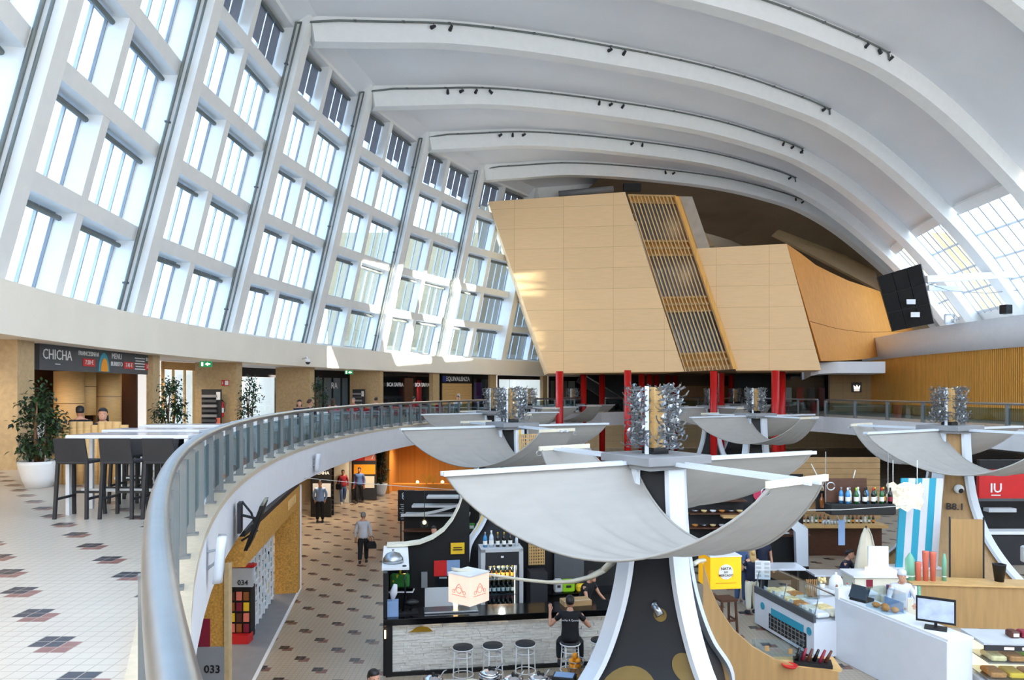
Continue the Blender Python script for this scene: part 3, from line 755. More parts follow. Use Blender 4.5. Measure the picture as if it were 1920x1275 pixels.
# spotlights hung from the conduits: (rib, t, count)
def spot():
    t = thing('spotlight', '', 'spotlight', (0, 0, 0), 0, '')
    m = MB('charcoal'); m.tube([(0, 0, 0), (0, 0, -.18)], .025, 6); m.build('stem', t)
    t.scale = (.62, .62, .62)
    m = MB('charcoal'); m.tube([(-.1, .06, -.16), (.16, -.1, -.34)], [.09, .13], 10); m.build('can', t)
    return t
sp0 = spot(); first = True
for k, tt, n, w_ in ((1, 6.2, 4, 'left'), (1, 26.2, 3, 'right'), (2, 5.2, 2, 'left'), (2, 13.6, 2, 'middle'), (2, 26.4, 1, 'right'), (3, 4.8, 4, 'left'), (3, 13.0, 3, 'middle'), (3, 26.0, 3, 'right'), (4, 5.0, 3, 'left'), (4, 13.6, 2, 'middle'), (4, 26.3, 1, 'right'), (5, 14.2, 2, 'middle'), (5, 26.5, 2, 'right'), (0, 12.0, 3, 'middle')):
    if k == 0: continue
    for i in range(n):
        q = rib_pt(k, tt+(i-(n-1)/2)*.75, -.06, -.12)
        lb = 'small dark spotlight %s on the %s stretch of the %s arch conduit' % ('in the row' if n > 1 else 'alone', w_, ordn[k]); gp = 'spotlights, %s arch, %s' % (ordn[k], w_)
        if first: sp0.location = q; sp0.rotation_euler.z = 1.2; sp0['label'] = lb; sp0['group'] = gp; first = False; s_ = sp0
        else: s_ = dup(sp0, q, 1.2+((i*53+k*31) % 7)*.5, lb, gp)
# ================================================================== umbrella-like market structures with hammock sails
E3 = V((.88, .475, 0)).normalized(); E1 = -E3; E2 = V((.475, -.88, 0)).normalized(); E4 = -E2
PROF = [(0, 2.95), (.12, 2.6), (.3, 2.3), (.6, 1.9), (1.0, 1.5), (1.5, 1.13), (2.0, .88), (2.6, .68), (3.3, .56), (4.0, .5), (4.5, .48)]
def tree_mesh_sail(sgn):
    a1, a2 = E1*sgn, E2*sgn; z = 4.53
    A0, A1 = a1*3.65, a1*.42                     # outer, inner end of the arm edge
    B0, B1 = a2*3.08+a1*.78, a2*2.9-a1*.4      # ends of the crossbar
    def fn(u, v):     # u along the span, v from outer to inner edge
        a = A0.lerp(A1, v); b = B0.lerp(B1, v); p = a.lerp(b, u)
        sag = (1.02+.12*v)*(1-(2*u-1)**2)**.85 if 0 < u < 1 else 0
        wr = (.026*math.sin(v*24+u*7)+.014*math.sin(v*41-u*9+2)+.01*math.sin(v*63+u*4))*math.sin(PI*u)*(.5+v*.6)
        return V((p.x, p.y, z-sag+wr))
    m = MB('sail'); N, K = 28, 34
    m.sheet(fn, N, K)
    # hem strips
    for vv in (0, 1): m.tube([fn(i/N, vv) for i in range(N+1)], .022, 5)
    return m
def clip_cluster(c, n, seed, spread):
    rnd = random.Random(seed); m = MB('steel')
    for i in range(n):
        p = V(c)+V((rnd.uniform(-1, 1)*spread, rnd.uniform(-1, 1)*spread, rnd.uniform(-.5, .5)))
        d = V((rnd.uniform(-1, 1), rnd.uniform(-1, 1), rnd.uniform(-.7, .7))).normalized(); s = d.cross(V((rnd.random(), rnd.random(), 1))).normalized(); L = rnd.uniform(.10, .19); w = .02
        u = d.cross(s)*L*.28
        pts = [p-d*L*.5, p+u-d*.1*L, p+u*.7+d*.35*L, p+d*L*.6]
        m.loft([[q-s*w*k, q+s*w*k] for q, k in zip(pts, (.5, 1, .6, 1.1))], False)
    return m
def make_tree(kind, lbl, loc, flare=True):
    t = thing('market_canopy', lbl, 'canopy', loc, 0, 'sail canopies over the market stalls')
    face = {'navy': 'navy', 'ply': 'ply_wood', 'black': 'black', 'lattice': 'black'}[kind]
    dirs = [E1, E2, E3, E4]
    m = MB(face)
    base = PROF if flare else [(0, 1.66), (.5, 1.6)]+PROF[4:]
    pr = []
    for i in range(len(base)-1):      # smooth interpolation between the surveyed radii
        (za, ra_), (zb, rb_) = base[i], base[i+1]; p0 = base[max(i-1, 0)]; p3 = base[min(i+2, len(base)-1)]
        m0 = (rb_-p0[1])/(zb-p0[0])*(zb-za); m1 = (p3[1]-ra_)/(p3[0]-za)*(zb-za)
        for q in range(5):
            u = q/5; pr.append((za+(zb-za)*u, (2*u**3-3*u*u+1)*ra_+(u**3-2*u*u+u)*m0+(3*u*u-2*u**3)*rb_+(u**3-u*u)*m1))
    pr.append(base[-1])
    m.loft([[d*r*(.97) + V((0, 0, z)) for d in dirs] for z, r in pr], True, True); m.build('column', t)
    for d in dirs:
        side = V((-d.y, d.x, 0)); rm = MB('alu_white'); L = []
        for z, r in pr:
            w = .17 if z > .8 else .17
            L.append([d*(r-.05)-side*w+V((0, 0, z)), d*(r+.03)-side*w*.9+V((0, 0, z+.02)), d*(r+.03)+side*w*.9+V((0, 0, z+.02)), d*(r-.05)+side*w+V((0, 0, z))])
        rm.loft(L, True, True); rm.build('edge_rib', t)
    m = MB('grey'); m.box((0, 0, 4.6), (1.25, 1.25, .14), math.atan2(E3.y, E3.x), .01); m.box((0, 0, 4.5), (1.1, 1.1, .08), math.atan2(E3.y, E3.x)); m.build('cap_slab', t)
    for a, ln in ((E1, 3.7), (E3, 3.7), (E2, 3.1), (E4, 3.1)):
        s = V((-a.y, a.x, 0))*(.09 if a in (E2, E4) else .05)
        for k in (-1, 1):
            m = MB('alu_white'); m.bar(a*.3+s*k+V((0, 0, 4.55)), a*ln+s*k+V((0, 0, 4.54)), .045, .06); m.build('arm_rail', t)
    for a, b in ((E2, E1), (E4, E3)):
        m = MB('cloth_cream'); m.bar(a*3.08+b*.82+V((0, 0, 4.56)), a*2.9-b*.45+V((0, 0, 4.56)), .05, .085); cb = m.build('crossbar', t)
        for e in (.76, -.4):
            h = MB('steel'); q = a*3.0+b*e+V((0, 0, 4.5)); h.tube([q+V((.05*math.cos(i), 0, .05*math.sin(i)-.04)) for i in [j*.6 for j in range(11)]], .009, 5); h.build('hook', cb)
    for sgn in (1, -1): tree_mesh_sail(sgn).build('sail', t)
    # cutlery-like mast
    ra = math.atan2(E3.y, E3.x)
    m = MB('light_wood')
    for k in range(8):
        m.box((0, 0, 4.76+k*.13), (.2-.012*(k % 2), .2-.012*(k % 2), .128), ra)
    m.build('mast', t)
    for sx in (-1, 1):
        m = MB('alu_white'); q = E3*.17*sx; m.bar(q+V((0, 0, 4.67)), q+V((0, 0, 5.75)), .06, .05); m.build('mast_strip', t)
    m = MB('black_gloss'); m.box((0, 0, 4.72), (.3, .3, .1), ra); m.build('mast_foot', t)
    cz = 0
    for k in range(6):
        m = MB('steel_paint'); m.box((0, 0, 4.84+k*.17), (.9, .05, .014), ra); m.box((0, 0, 4.84+k*.17), (.05, .9, .014), ra); m.build('shelf_bar', t)
    for j, dd in enumerate((E1, E2, E3, E4)):
        q = dd*.36+V((0, 0, 5.28)); m = clip_cluster(q, 125, 11+j, .17); oo = m.build('metal_clips', t); oo['kind'] = 'stuff'
    return t
T1L = (2.3, 12.0, 0)
tr1 = make_tree('navy', 'nearest sail canopy, on a navy column with gold dots', T1L, False)
# gold dots on the navy faces of the near column
def face_pt(u, z):     # on the face between E1 and E2
    r = None
    for (za, ra), (zb, rb) in zip(PROF, PROF[1:]):
        if za <= z <= zb: r = ra+(rb-ra)*(z-za)/(zb-za)
    return (E1.lerp(E2, u)*r*.97+V((0, 0, z)))
fn_ = -(E1+E2).normalized()
def gold(u, z, rad):
    m = MB('gold_dot'); L = []; n = 28
    for i in range(9):
        rr = rad*i/8; ring_ = []
        for k in range(n):
            zz = z+rr*math.sin(2*PI*k/n); r = max(.05, (face_pt(.5, max(.02, zz)).to_2d()).length*1.0); wid = (E1-E2).length*r/ (E1.lerp(E2, .5).length)
            uu = u+rr*math.cos(2*PI*k/n)/max(.3, wid); q = face_pt(min(.97, max(.03, uu)), max(.02, zz)); ring_.append(q+(E1+E2).normalized()*.012)
        L.append(ring_)
    m.loft(L, True, False); return m
gold(.34, 1.05, .46).build('gold_dot', tr1); gold(.62, 2.25, .1).build('gold_dot', tr1); gold(.80, .62, .17).build('gold_dot', tr1); gold(.85, 1.55, .2).build('gold_dot', tr1)
m = MB('steel'); q = face_pt(.57, 2.42); m.tube([q+V((-.02, -.02, .0)), q+V((-.06, -.16, -.02))], .05, 10); m.tube([q+V((-.05, -.12, 0)), q+V((.02, -.2, -.14))], [.05, .07], 10); m.build('camera_bracket', tr1)
tr2 = make_tree('ply', 'right-hand sail canopy on a plywood column numbered B8.1, in front of the slatted drum', (12.6, 21.5, 0))
m = MB('charcoal'); nrm = (E1+E2).normalized(); xd = V((-nrm.y, nrm.x, 0)) if False else (E2-E1).normalized()
q = face_pt(.5, 2.42)*1.0+nrm*.06; m.text('B8.1', V((q.x, q.y, 2.4)), xd, (0, 0, 1), .26, .02, 'CENTER', .01); m.build('stall_number', tr2)
tr3 = make_tree('black', 'sail canopy on a black column with yellow edging, left and behind the nearest one', (0, 23.5, 0), False)
others = [(-.9, 36, 'small far sail canopy directly behind the left one'), (1.1, 47.5, 'far left sail canopy in front of the gallery shops'), (4.4, 54, 'farthest sail canopy between the first and second red columns'), (10.6, 32.5, 'middle-distance sail canopy left of the far shop window'), (12.8, 48, 'far sail canopy below the right birch panel'), (16.3, 54.5, 'farthest right sail canopy before the dark shop')]
for x, y, lb in others: dup(tr1 if False else tr3, (x, y, 0), None, lb)
# yellow edges and lattice screen only on the left canopy
for e in (E1, E2):
    m = MB('yellow'); m.loft([[e*(r+.035)+V((-.03, -.01, z)), e*(r+.035)+V((.03, -.02, z))] for z, r in PROF[4:]], False); m.build('yellow_edge', tr3)
m = MB('light_wood')
for i in range(9):
    u = .06+i*.1; m.bar(E2*.62+E3*(-.1+u*.9)*.8+V((0, 0, 2.6)), E2*.62+E3*(-.1+u*.9)*.8+V((0, 0, 4.3)), .035, .02)
for i in range(16): m.bar(E2*.62+E3*(-.05)+V((0, 0, 2.65+i*.11)), E2*.62+E3*.65+V((0, 0, 2.65+i*.11)), .02, .035)
m.build('lattice_screen', tr3)
# ================================================================== upper gallery: piers, shops, tables, plants, people
def rp(px, R, z=UF): q = ring(R, ring_px(px, R), z); return q
def ring_face(m, th0, th1, R, z0, z1, t=.08, n=4): return ringsolid(m, R, R+t, z0, z1, th0, th1, n)
def span(pa, pb, R): return ring_px(pa, R), ring_px(pb, R)
SZ = 6.75
RP = 52.0
def pier_depth(px0, pxs):
    th = ring_px(px0, RP)
    for i in range(1, 60):
        q = ring(RP+i*.1, th)
        if CX+q.x/q.y*F < pxs: return i*.1
    return 6.0
for f0, f1, ps in ((33, 66, -120), (286, 300, 278), (443, 453, 370), (581, 590, 520), (712, 718, 658), (812, 824, 806), (920, 931, 916), (1018, 1027, 1014)):
    t0, t1 = span(f0, f1, RP); dd = pier_depth(f0, ps); m = MB('stone'); ringsolid(m, RP, RP+dd, UF, SZ, t0, t1, 4); m.struct('wall_pier')
    m2 = MB('kerb_stone'); ringsolid(m2, RP-.03, RP, UF, UF+.1, t0, t1, 4); m2.struct('baseboard_pier')
def radial(th): a = math.radians(th); return V((-math.cos(a), math.sin(a), 0)), V((math.sin(a), math.cos(a), 0))   # outward, tangent(away from camera)
def shop_rot(th): return math.atan2(math.sin(math.radians(th))*1, 1)*0 + math.radians(90) - math.radians(th)
# local frame of a shopfront: origin on circle, +x = tangent away from camera, +y = outward (into the shop), z up
def shop_frame(px, R): th = ring_px(px, R); rad, tau = radial(th); return ring(R, th, UF), math.atan2(tau.y, tau.x), th
def arc_len(pa, pb, R): a, b = span(pa, pb, R); return math.radians(b-a)*R

# --- Chicha snack bar
R = 52.25; a0, a1 = span(67, 286, R); mid = (a0+a1)/2; W = math.radians(a1-a0)*R
org = ring(R, mid, UF); rad, tau = radial(mid); rz = math.atan2(tau.y, tau.x)
sg = thing('menu_fascia', 'long grey menu sign board with white lettering over the snack bar', 'sign', org+V((0, 0, .06)), rz)
m = MB('grey_dark'); m.box((0, -.1, 2.4), (W, .12, .62)); m.build('board', sg)
m = MB('white'); m.text('CHICHA', (-W/2+.75, -.17, 2.45), (1, 0, 0), (0, 0, 1), .34, .01, 'CENTER'); m.box((-W/2+.75, -.17, 2.24), (.22, .01, .02)); m.build('lettering', sg)
for x, tx, s in ((-.9, 'FRANCESINHA', .16), (.55, 'MENU', .22), (.55, 'BURRITO', .17), (2.55, 'SUMOS', .14)):
    m = MB('white'); m.text(tx, (x*W/6, -.17, 2.55 if tx != 'BURRITO' else 2.34), (1, 0, 0), (0, 0, 1), s, .01); m.build('lettering', sg)
for x, tx in ((-.9, '7.50 €'), (1.25, '7.45 €'), (2.55, '3.50 €')):
    m = MB('red'); m.box((x*W/6, -.17, 2.33), (.62, .01, .2)); p = m.build('price_tag', sg); m = MB('white'); m.text(tx, (x*W/6, -.18, 2.33), (1, 0, 0), (0, 0, 1), .16, .008); m.build('price', p)
m = MB('turquoise'); m.prism([(-.15*W/6+.3*math.cos(q*PI/12), -.165, 2.12+.5*math.sin(q*PI/12)) for q in range(13)], (0, -.01, 0)); p = m.build('dish_picture', sg)
m = MB('orange_fruit'); m.prism([(-.15*W/6+.2*math.cos(q*PI/12), -.18, 2.12+.36*math.sin(q*PI/12)) for q in range(13)], (0, -.01, 0)); m.build('dish', p)
m = MB('white')
for i in range(5): m.box((1.95*W/6, -.17, 2.24+i*.08), (.7-.1*(i % 2), .01, .03))
m.build('menu_lines', sg)
ct = thing('snack_counter', 'dark snack bar interior with bright window opening under the long grey menu sign', 'counter', org, rz)
m = MB('dark_wood'); m.box((0, 2.2, 1.3), (W, .1, 2.6)); m.build('back_panel', ct); m = MB('dark_wood'); m.box((W/2-.1, 1.3, 1.3), (.1, 1.9, 2.6)); m.build('side_panel', ct)
m = MB('shop_glow'); m.box((-W/2+2.2, 2.1, 1.55), (1.9, .06, 1.4)); m.build('bright_window', ct)
m = MB('light_wood'); m.box((-W/2+2.2, 2.05, 2.32), (2.3, .1, .12)); m.build('window_head', ct)
m = MB('grey_light'); m.box((-W/2+1.1, 1.3, .45), (2.4, .7, .9)); m.build('worktop', ct)
for i, (x, w_, h_, c_) in enumerate(((-.5, .25, .5, 'grey_dark'), (.0, .3, .35, 'charcoal'), (.45, .22, .6, 'red'), (-.9, .2, .4, 'steel'))):
    m = MB(c_); m.box((0, 0, h_/2), (w_, .3, h_), 0, .02); m.box((0, -.16, h_*.7), (w_*.6, .03, h_*.2)); m.box((0, 0, h_+.03), (w_*.5, .2, .06)); q = org+Matrix.Rotation(rz, 3, 'Z')@V((-W/2+1.1+x, 1.3, .9))
    m.solo('coffee_machine', '%s kitchen appliance on the snack bar back counter, %s' % (c_.replace('_', ' '), ('left of middle', 'in the middle', 'at the right', 'at the far left')[i]), 'appliance', q, rz)
for i, (x, y, z0, z1, r) in enumerate(((.75, 1.2, 0, 2.2, .38), (1.6, 1.2, .95, 2.2, .3), (2.35, .9, 0.35, 2.2, .38), (1.65, .9, 0, .62, .33))):
    m = MB('light_wood'); m.lathe([(r, z0), (r, z1)], n=22); m.mat('dark_wood'); m.lathe([(r+.004, (z0+z1)/2+.2), (r+.004, (z0+z1)/2+.215)], n=22, caps=False)
    q = org+Matrix.Rotation(rz, 3, 'Z')@V((x, y, 0)); m.solo('wooden_drum', 'big vertical cardboard-brown tube in the snack bar, %s' % ('tallest at the left', 'hung in the middle', 'hung at the right', 'short one standing on the floor')[i], 'tube', q, rz)
# slatted timber counter screen
q = at(205-40, 13.4, UF); t = thing('slat_screen', 'low screen of upright wooden tubes before the snack bar', 'screen', q, .05)
for i in range(11):
    m = MB('light_wood'); hh = 1.12 if i % 4 != 2 else 1.06; m.lathe([(.075, 0), (.075, hh)], (-.62+i*.125, 0, 0), 10); m.build('tube', t)
person('woman with dark hair in a black top sitting behind the wooden tube screen', at(193, 14.6, UF), .4, 'sit', 'cloth_black', 'long', 'cloth_black', 'hair_dark', True)
person('person in dark clothes inside the snack bar, left of the woman behind the tubes', at(150, 16.4, UF), -2.6, 'sit', 'cloth_black', 'long', 'cloth_black', 'hair_dark')

# --- other shopfronts
def shopfront(pa, pb, name, label, frame='black', inner='shop_dim', header=.3, R=52.9, depth=2.5, mull=2):
    a0, a1 = span(pa, pb, R); md = (a0+a1)/2; W = 2*R*math.sin(math.radians(a1-a0)/2); og = ring(R, md, UF); rad, tau = radial(md); rz = math.atan2(tau.y, tau.x)
    t = thing(name, label, 'shopfront', og, rz)
    m = MB(frame); m.box((0, 0, SZ-UF-header/2), (W, .14, header)); m.build('header', t)
    for s in (-1, 1): m = MB(frame); m.box((s*(W/2-.06), 0, (SZ-UF)/2), (.12, .14, SZ-UF)); m.build('jamb', t)
    for i in range(1, mull): m = MB(frame); m.box((-W/2+W*i/mull, 0, (SZ-UF-header)/2), (.06, .08, SZ-UF-header)); m.build('mullion', t)
    m = MB('glass'); m.box((0, .02, (SZ-UF-header)/2), (W-.2, .02, SZ-UF-header-.04)); m.build('glazing', t)
    m = MB(inner); m.box((0, depth, (SZ-UF)/2), (W*1.04, .1, SZ-UF)); m.build('inner_wall', t)
    for s in (-1, 1): m = MB(inner); m.box((s*(W/2+.03), depth/2, (SZ-UF)/2), (.06, depth, SZ-UF)); m.build('side_wall', t)
    return t, W, og, rz, Matrix.Rotation(rz, 3, 'Z')
def put(fr, x, y, z=0): return fr[2]+fr[4]@V((x, y, z))
s1 = shopfront(302, 368, 'entrance_doors', 'recessed glazed entrance with light frame behind the second ficus', 'light_wood', 'shop_glow', .3, 54.2, 1.2, 3)
s2 = shopfront(448, 520, 'shopfront', 'bright white shop interior between two beige piers behind the third ficus', 'charcoal', 'shop_glow', .45, 55.0, 2, 1)
s3 = shopfront(588, 657, 'shopfront', 'grey glazed shopfront with faint letters RA behind the fourth ficus', 'black', 'grey_light', .4, 54.6, 1.6, 4)
m = MB('white'); m.text('RA', (.1, -.06, 1.9), (1, 0, 0), (0, 0, 1), .5, .01); m.build('lettering', s3[0])
s4 = shopfront(716, 810, 'shopfront', 'dark fashion shopfront with two white lettered signs and red displays', 'black', 'charcoal', .22, 53.0, 2.4, 2)
for x in (-s4[1]/4-.1, s4[1]/4+.15):
    m = MB('white'); m.text('BCA SAFRA', (x, -.1, 1.98), (1, 0, 0), (0, 0, 1), .34, .02, 'CENTER', .006); m.build('lettering', s4[0])
m = MB('dark_wood'); m.box((0, -.05, 1.2), (.9, .1, 2.4)); m.build('centre_panel', s4[0])
for i, x in enumerate((.95, 1.95)):
    m = MB('red'); m.box((0, 0, 1.15), (.42, .1, 2.3)); m.box((0, .12, .05), (.5, .3, .1)); m.solo('red_banner', 'tall bright red banner %s in the dark fashion shop window' % ('left' if i == 0 else 'right'), 'banner', put(s4, x*s4[1]/5.2, .5), s4[3])
s5 = shopfront(826, 884, 'shopfront', 'perfume shop closed by a beige roller shutter under a white lettered sign', 'black', 'charcoal', .62, 53.0, 2.4, 1)
m = MB('light_wood')
for i in range(20): m.box((0, -.1, .06+i*.105), (s5[1]-.2, .05+.02*(i % 2), .1))
m.build('roller_shutter', s5[0]); m = MB('white'); m.box((.1, -.15, 1.2), (.35, .01, .4)); m.build('notice', s5[0])
m = MB('white'); m.text('EQUIVALENZA', (.1, -.09, SZ-UF-.34), (1, 0, 0), (0, 0, 1), .42, .02, 'CENTER', .012); m.build('lettering', s5[0])
m = MB('blue_sign'); m.box((-s5[1]/2+.35, -.09, SZ-UF-.34), (.42, .03, .4)); m.build('emblem', s5[0])
s6 = shopfront(886, 919, 'shopfront', 'narrow shop window with a purple poster beside the roller shutter', 'black', 'charcoal', .3, 53.0, 2.0, 1)
m = MB('purple'); m.box((0, .3, 1.2), (.9, .05, 2.0)); m.build('poster', s6[0])
s7 = shopfront(933, 1017, 'shopfront', 'open bright shop with globe lamps left of the first red column', 'black', 'shop_glow', .3, 53.0, 3, 1)
for i, x in enumerate((-1.4, .1)):
    t = thing('globe_lamp', '%s globe lamp inside the open bright shop' % ('left' if i == 0 else 'right'), 'lamp', put(s7, x, 1.2, 1.75)); m = MB('lamp_white'); m.ball((0, 0, 0), .16); m.build('globe', t); m = MB('charcoal'); m.tube([(0, 0, .15), (0, 0, .9)], .015, 6); m.build('stem', t)
m = MB('red'); m.box((0, 0, .8), (.5, .05, .9)); m.mat('white'); m.text('%', (0, -.04, .9), (1, 0, 0), (0, 0, 1), .5, .01); m.mat('black'); m.box((0, .1, .17), (.4, .3, .34)); m.solo('sale_sign', 'small red and white sale board at the right of the open shop', 'sign', put(s7, 1.9, .8), s7[3])
s8 = shopfront(1030, 1108, 'shopfront', 'dark framed glass shop behind the first three red columns', 'black', 'shop_dim', .35, 53.0, 2.4, 3)
# dark ground-level space under the volume
m = MB('ply_wood'); m.box((16, 66, UF+1.5), (8, .2, 3)); m.struct('wall_far')
m = MB('charcoal'); m.box((6.5, 64.5, UF+1.5), (9, .2, 3)); m.struct('wall_far')
m = MB('void_shade_brown'); m.box((16, 62, UF+2.95), (26, 14, .12)); m.struct('ceiling_far')
t = thing('escalator', 'dark escalator balustrade rising behind the red columns', 'escalator', at(1160, 60, UF)); m = MB('charcoal'); m.bar((-3.2, 0, 2.6), (.6, 0, .2), 1.0, .7); m.build('truss', t); m = MB('steel'); m.tube([(-3.2, -.55, 3.1), (.6, -.55, .75)], .06, 8); m.build('handrail', t)

# --- signs on the piers
def exit_sign(px, R, z, lb):
    th = ring_px(px, R); rad, tau = radial(th); t = thing('exit_sign', lb, 'sign', ring(R, th, z), math.atan2(tau.y, tau.x)*0)
    m = MB('exit_green'); m.box((0, 0, 0), (.42, .05, .2)); m.build('panel', t)
    m = MB('lamp_white'); m.prism([(-.02, -.03, .0), (.08, -.03, .06), (.08, -.03, .02), (.16, -.03, .02), (.16, -.03, -.02), (.08, -.03, -.02), (.08, -.03, -.06)], (0, -.006, 0)); m.box((-.12, -.03, 0), (.06, .01, .13)); m.build('arrow_mark', t)
    m = MB('grey'); m.bar((0, 0, .1), (0, 0, .13), .03); m.build('hanger', t)
exit_sign(386, 51.9, SZ-.16, 'green exit sign hanging from the soffit near the fire extinguisher'); exit_sign(654, 51.9, SZ-.16, 'green exit sign hanging from the soffit beside the RA shop')
th = ring_px(443, RP); rad, tau = radial(th); rzp = math.atan2(rad.y, rad.x)+PI; pq = ring(RP, th, UF)-tau*.02
t = thing('fire_sign', 'small red and white fire point sign on the beige pier', 'sign', pq+rad*.45+V((0, 0, 1.95)), rzp)
m = MB('red'); m.box((0, 0, 0), (.3, .02, .22)); m.build('panel', t); m = MB('white'); m.box((.06, -.015, 0), (.14, .01, .17)); m.box((-.1, -.015, 0), (.03, .01, .12)); m.build('symbol', t)
t = thing('fire_extinguisher', 'red fire extinguisher hung on the beige pier', 'extinguisher', pq+rad*.55-tau*.12+V((0, 0, .62)), rzp)
m = MB('red'); m.lathe([(.09, 0), (.1, .03), (.1, .5), (.07, .58), (.03, .62)], n=16); m.build('cylinder', t); m = MB('black'); m.box((0, 0, .65), (.1, .05, .05)); m.tube([(.05, 0, .64), (.15, 0, .55), (.13, 0, .2)], .015, 6); m.build('hose', t); m = MB('white'); m.lathe([(.102, .18), (.102, .36)], n=16, caps=False); m.build('label', t)
def leaflet(px, R, lb, rzz=0):
    th = ring_px(px, R); rad, tau = radial(th); t = thing('leaflet_rack', lb, 'rack', ring(R, ring_px(px, RP), UF)-tau*.3, math.atan2(rad.y, rad.x)+PI+rzz)
    m = MB('charcoal'); m.box((0, 0, .85), (.8, .06, 1.7)); m.box((0, 0, .03), (.8, .4, .06)); m.build('frame', t)
    for i in range(7): m = MB('grey_dark' if i % 2 else 'grey'); m.box((-.05, -.07, .3+i*.19), (.6, .1, .1)); m.build('shelf', t)
    m = MB('white'); m.box((.3, -.05, 1.45), (.16, .02, .3)); m.build('notice', t); m = MB('coral'); m.box((.3, -.05, .35), (.16, .02, .5)); m.build('poster', t)
leaflet(443, 52.85, 'dark leaflet rack with a red poster beside the extinguisher'); leaflet(712, 53.2, 'dark leaflet rack between the fourth ficus and a pier')
# dome camera on the fascia
q = rp(567, 51.45, 6.98); t = thing('dome_camera', 'white dome security camera on an arm on the fascia', 'camera', q); m = MB('white'); m.tube([(0, 0, .1), (.25, -.2, .16), (.3, -.25, .05)], .04, 8); m.build('arm', t); m = MB('white'); m.lathe([(.05, .08), (.14, .03), (.14, -.06)], (.3, -.25, 0), 14); m.build('housing', t); m = MB('charcoal'); m.ball((.3, -.25, -.06), .11, 12, 8); m.build('dome', t)

# --- ficus plants in white pots
def ficus(lb, loc, hgt, rad, pot_r, pot_h, seed, n=900):
    rnd = random.Random(seed); t = thing('potted_ficus', lb, 'plant', loc)
    m = MB('white'); m.lathe([(pot_r*.62, 0), (pot_r*.8, pot_h*.35), (pot_r*.97, pot_h*.85), (pot_r, pot_h), (pot_r*.9, pot_h), (pot_r*.86, pot_h*.85)], n=28); m.build('pot', t)
    m = MB('soil'); m.lathe([(pot_r*.88, pot_h*.84), (pot_r*.88, pot_h*.9)], n=20); m.build('soil', t)
    m = MB('trunk')
    for j in range(3):
        a = j*2.1; m.tube([(.05*math.cos(a), .05*math.sin(a), pot_h*.85), (.1*math.cos(a+.5), .1*math.sin(a+.5), pot_h+hgt*.35), (.14*math.cos(a+.9), .14*math.sin(a+.9), pot_h+hgt*.8)], [.03, .024, .012], 6)
    m.build('trunk', t)
    m = MB('leaf_dark'); clus = []
    for j in range(26):
        z = rnd.uniform(.05, .95); r = rad*(math.sin(PI*min(1, z*.8+.18))**.7)*rnd.uniform(.3, .85); a = rnd.uniform(0, 2*PI); clus.append(V((r*math.cos(a), r*math.sin(a), pot_h+hgt*z)))
    clus.append(V((0, 0, pot_h+hgt)))
    for i in range(n):
        c = rnd.choice(clus); p = c+V((rnd.gauss(0, 1), rnd.gauss(0, 1), rnd.gauss(0, 1)))*rad*.2
        d = V((rnd.uniform(-1, 1), rnd.uniform(-1, 1), rnd.uniform(-1.2, .2))).normalized(); s = d.cross(V((rnd.random()-.5, rnd.random()-.5, 1))).normalized(); L = rnd.uniform(.08, .13); w = L*.24; up = s.cross(d)*L*.08
        m.mat('leaf' if rnd.random() < .5 else 'leaf_dark')
        m.add([p, p+d*L*.45+s*w+up, p+d*L, p+d*L*.45-s*w+up], [(0, 1, 2), (0, 2, 3)])
    m.build('foliage', t); return t
ficus('tall ficus in a white tapered pot at the far left pier', at(73, 13.0, UF), 1.28, .42, .33, .46, 1, 1300)
ficus('bushy ficus in a wide white pot by the recessed entrance', at(319, 18.5, UF+.0), 1.25, .42, .38, .62, 2)
ficus('slim ficus growing beside the fire extinguisher pier', at(468, 25.5, UF), 1.6, .42, .3, .5, 3)
ficus('light green ficus in front of the RA shop', at(597, 31, UF), 1.55, .42, .3, .5, 4)

# --- bar tables and stools at the near left
def bar_stool():
    t = thing('bar_stool', '', 'stool', (0, 0, 0))
    m = MB('charcoal'); m.box((0, 0, .74), (.42, .42, .04), 0, .012); m.build('seat', t)
    m = MB('charcoal'); m.hexa([(-.21, -.2, .74), (.21, -.2, .74), (.21, -.17, .74), (-.21, -.17, .74), (-.2, -.27, 1.06), (.2, -.27, 1.06), (.2, -.24, 1.06), (-.2, -.24, 1.06)]); m.build('backrest', t)
    for sx in (-1, 1):
        for sy in (-1, 1): m = MB('charcoal'); m.bar((sx*.19, sy*.18, .74), (sx*.21, sy*.22, 0), .038); m.build('leg', t)
    for s in (-1, 1): m = MB('charcoal'); m.bar((s*.2, -.2, .26), (s*.2, .2, .26), .03); m.build('stretcher', t)
    m = MB('charcoal'); m.bar((-.2, .2, .3), (.2, .2, .3), .03); m.build('footrest', t)
    return t
def bar_table(lb, loc, L, Wd, H):
    t = thing('bar_table', lb, 'table', loc, .0, 'white topped bar tables'); m = MB('white_gloss'); m.box((0, 0, H-.025), (L, Wd, .05), 0, .008); m.build('tabletop', t)
    for sx in (-1, 1):
        for sy in (-1, 1): m = MB('alu_white'); m.box((sx*(L/2-.03), sy*(Wd/2-.03), (H-.05)/2), (.05, .05, H-.05)); m.build('leg', t)
    m = MB('alu_white'); m.bar((-L/2+.05, 0, .3), (L/2-.05, 0, .3), .04); m.build('stretcher', t)
bar_table('nearest white bar table with black stools, beside the curved handrail', (-5.2, 10.38, UF), 1.66, .62, 1.08)
bar_table('second white bar table, just behind the nearest one', (-5.55, 11.75, UF), 1.5, .6, 1.08)
bar_table('third white bar table, farthest of the three by the handrail', (-5.75, 13.2, UF), 1.4, .6, 1.08)
st = bar_stool(); k = 0
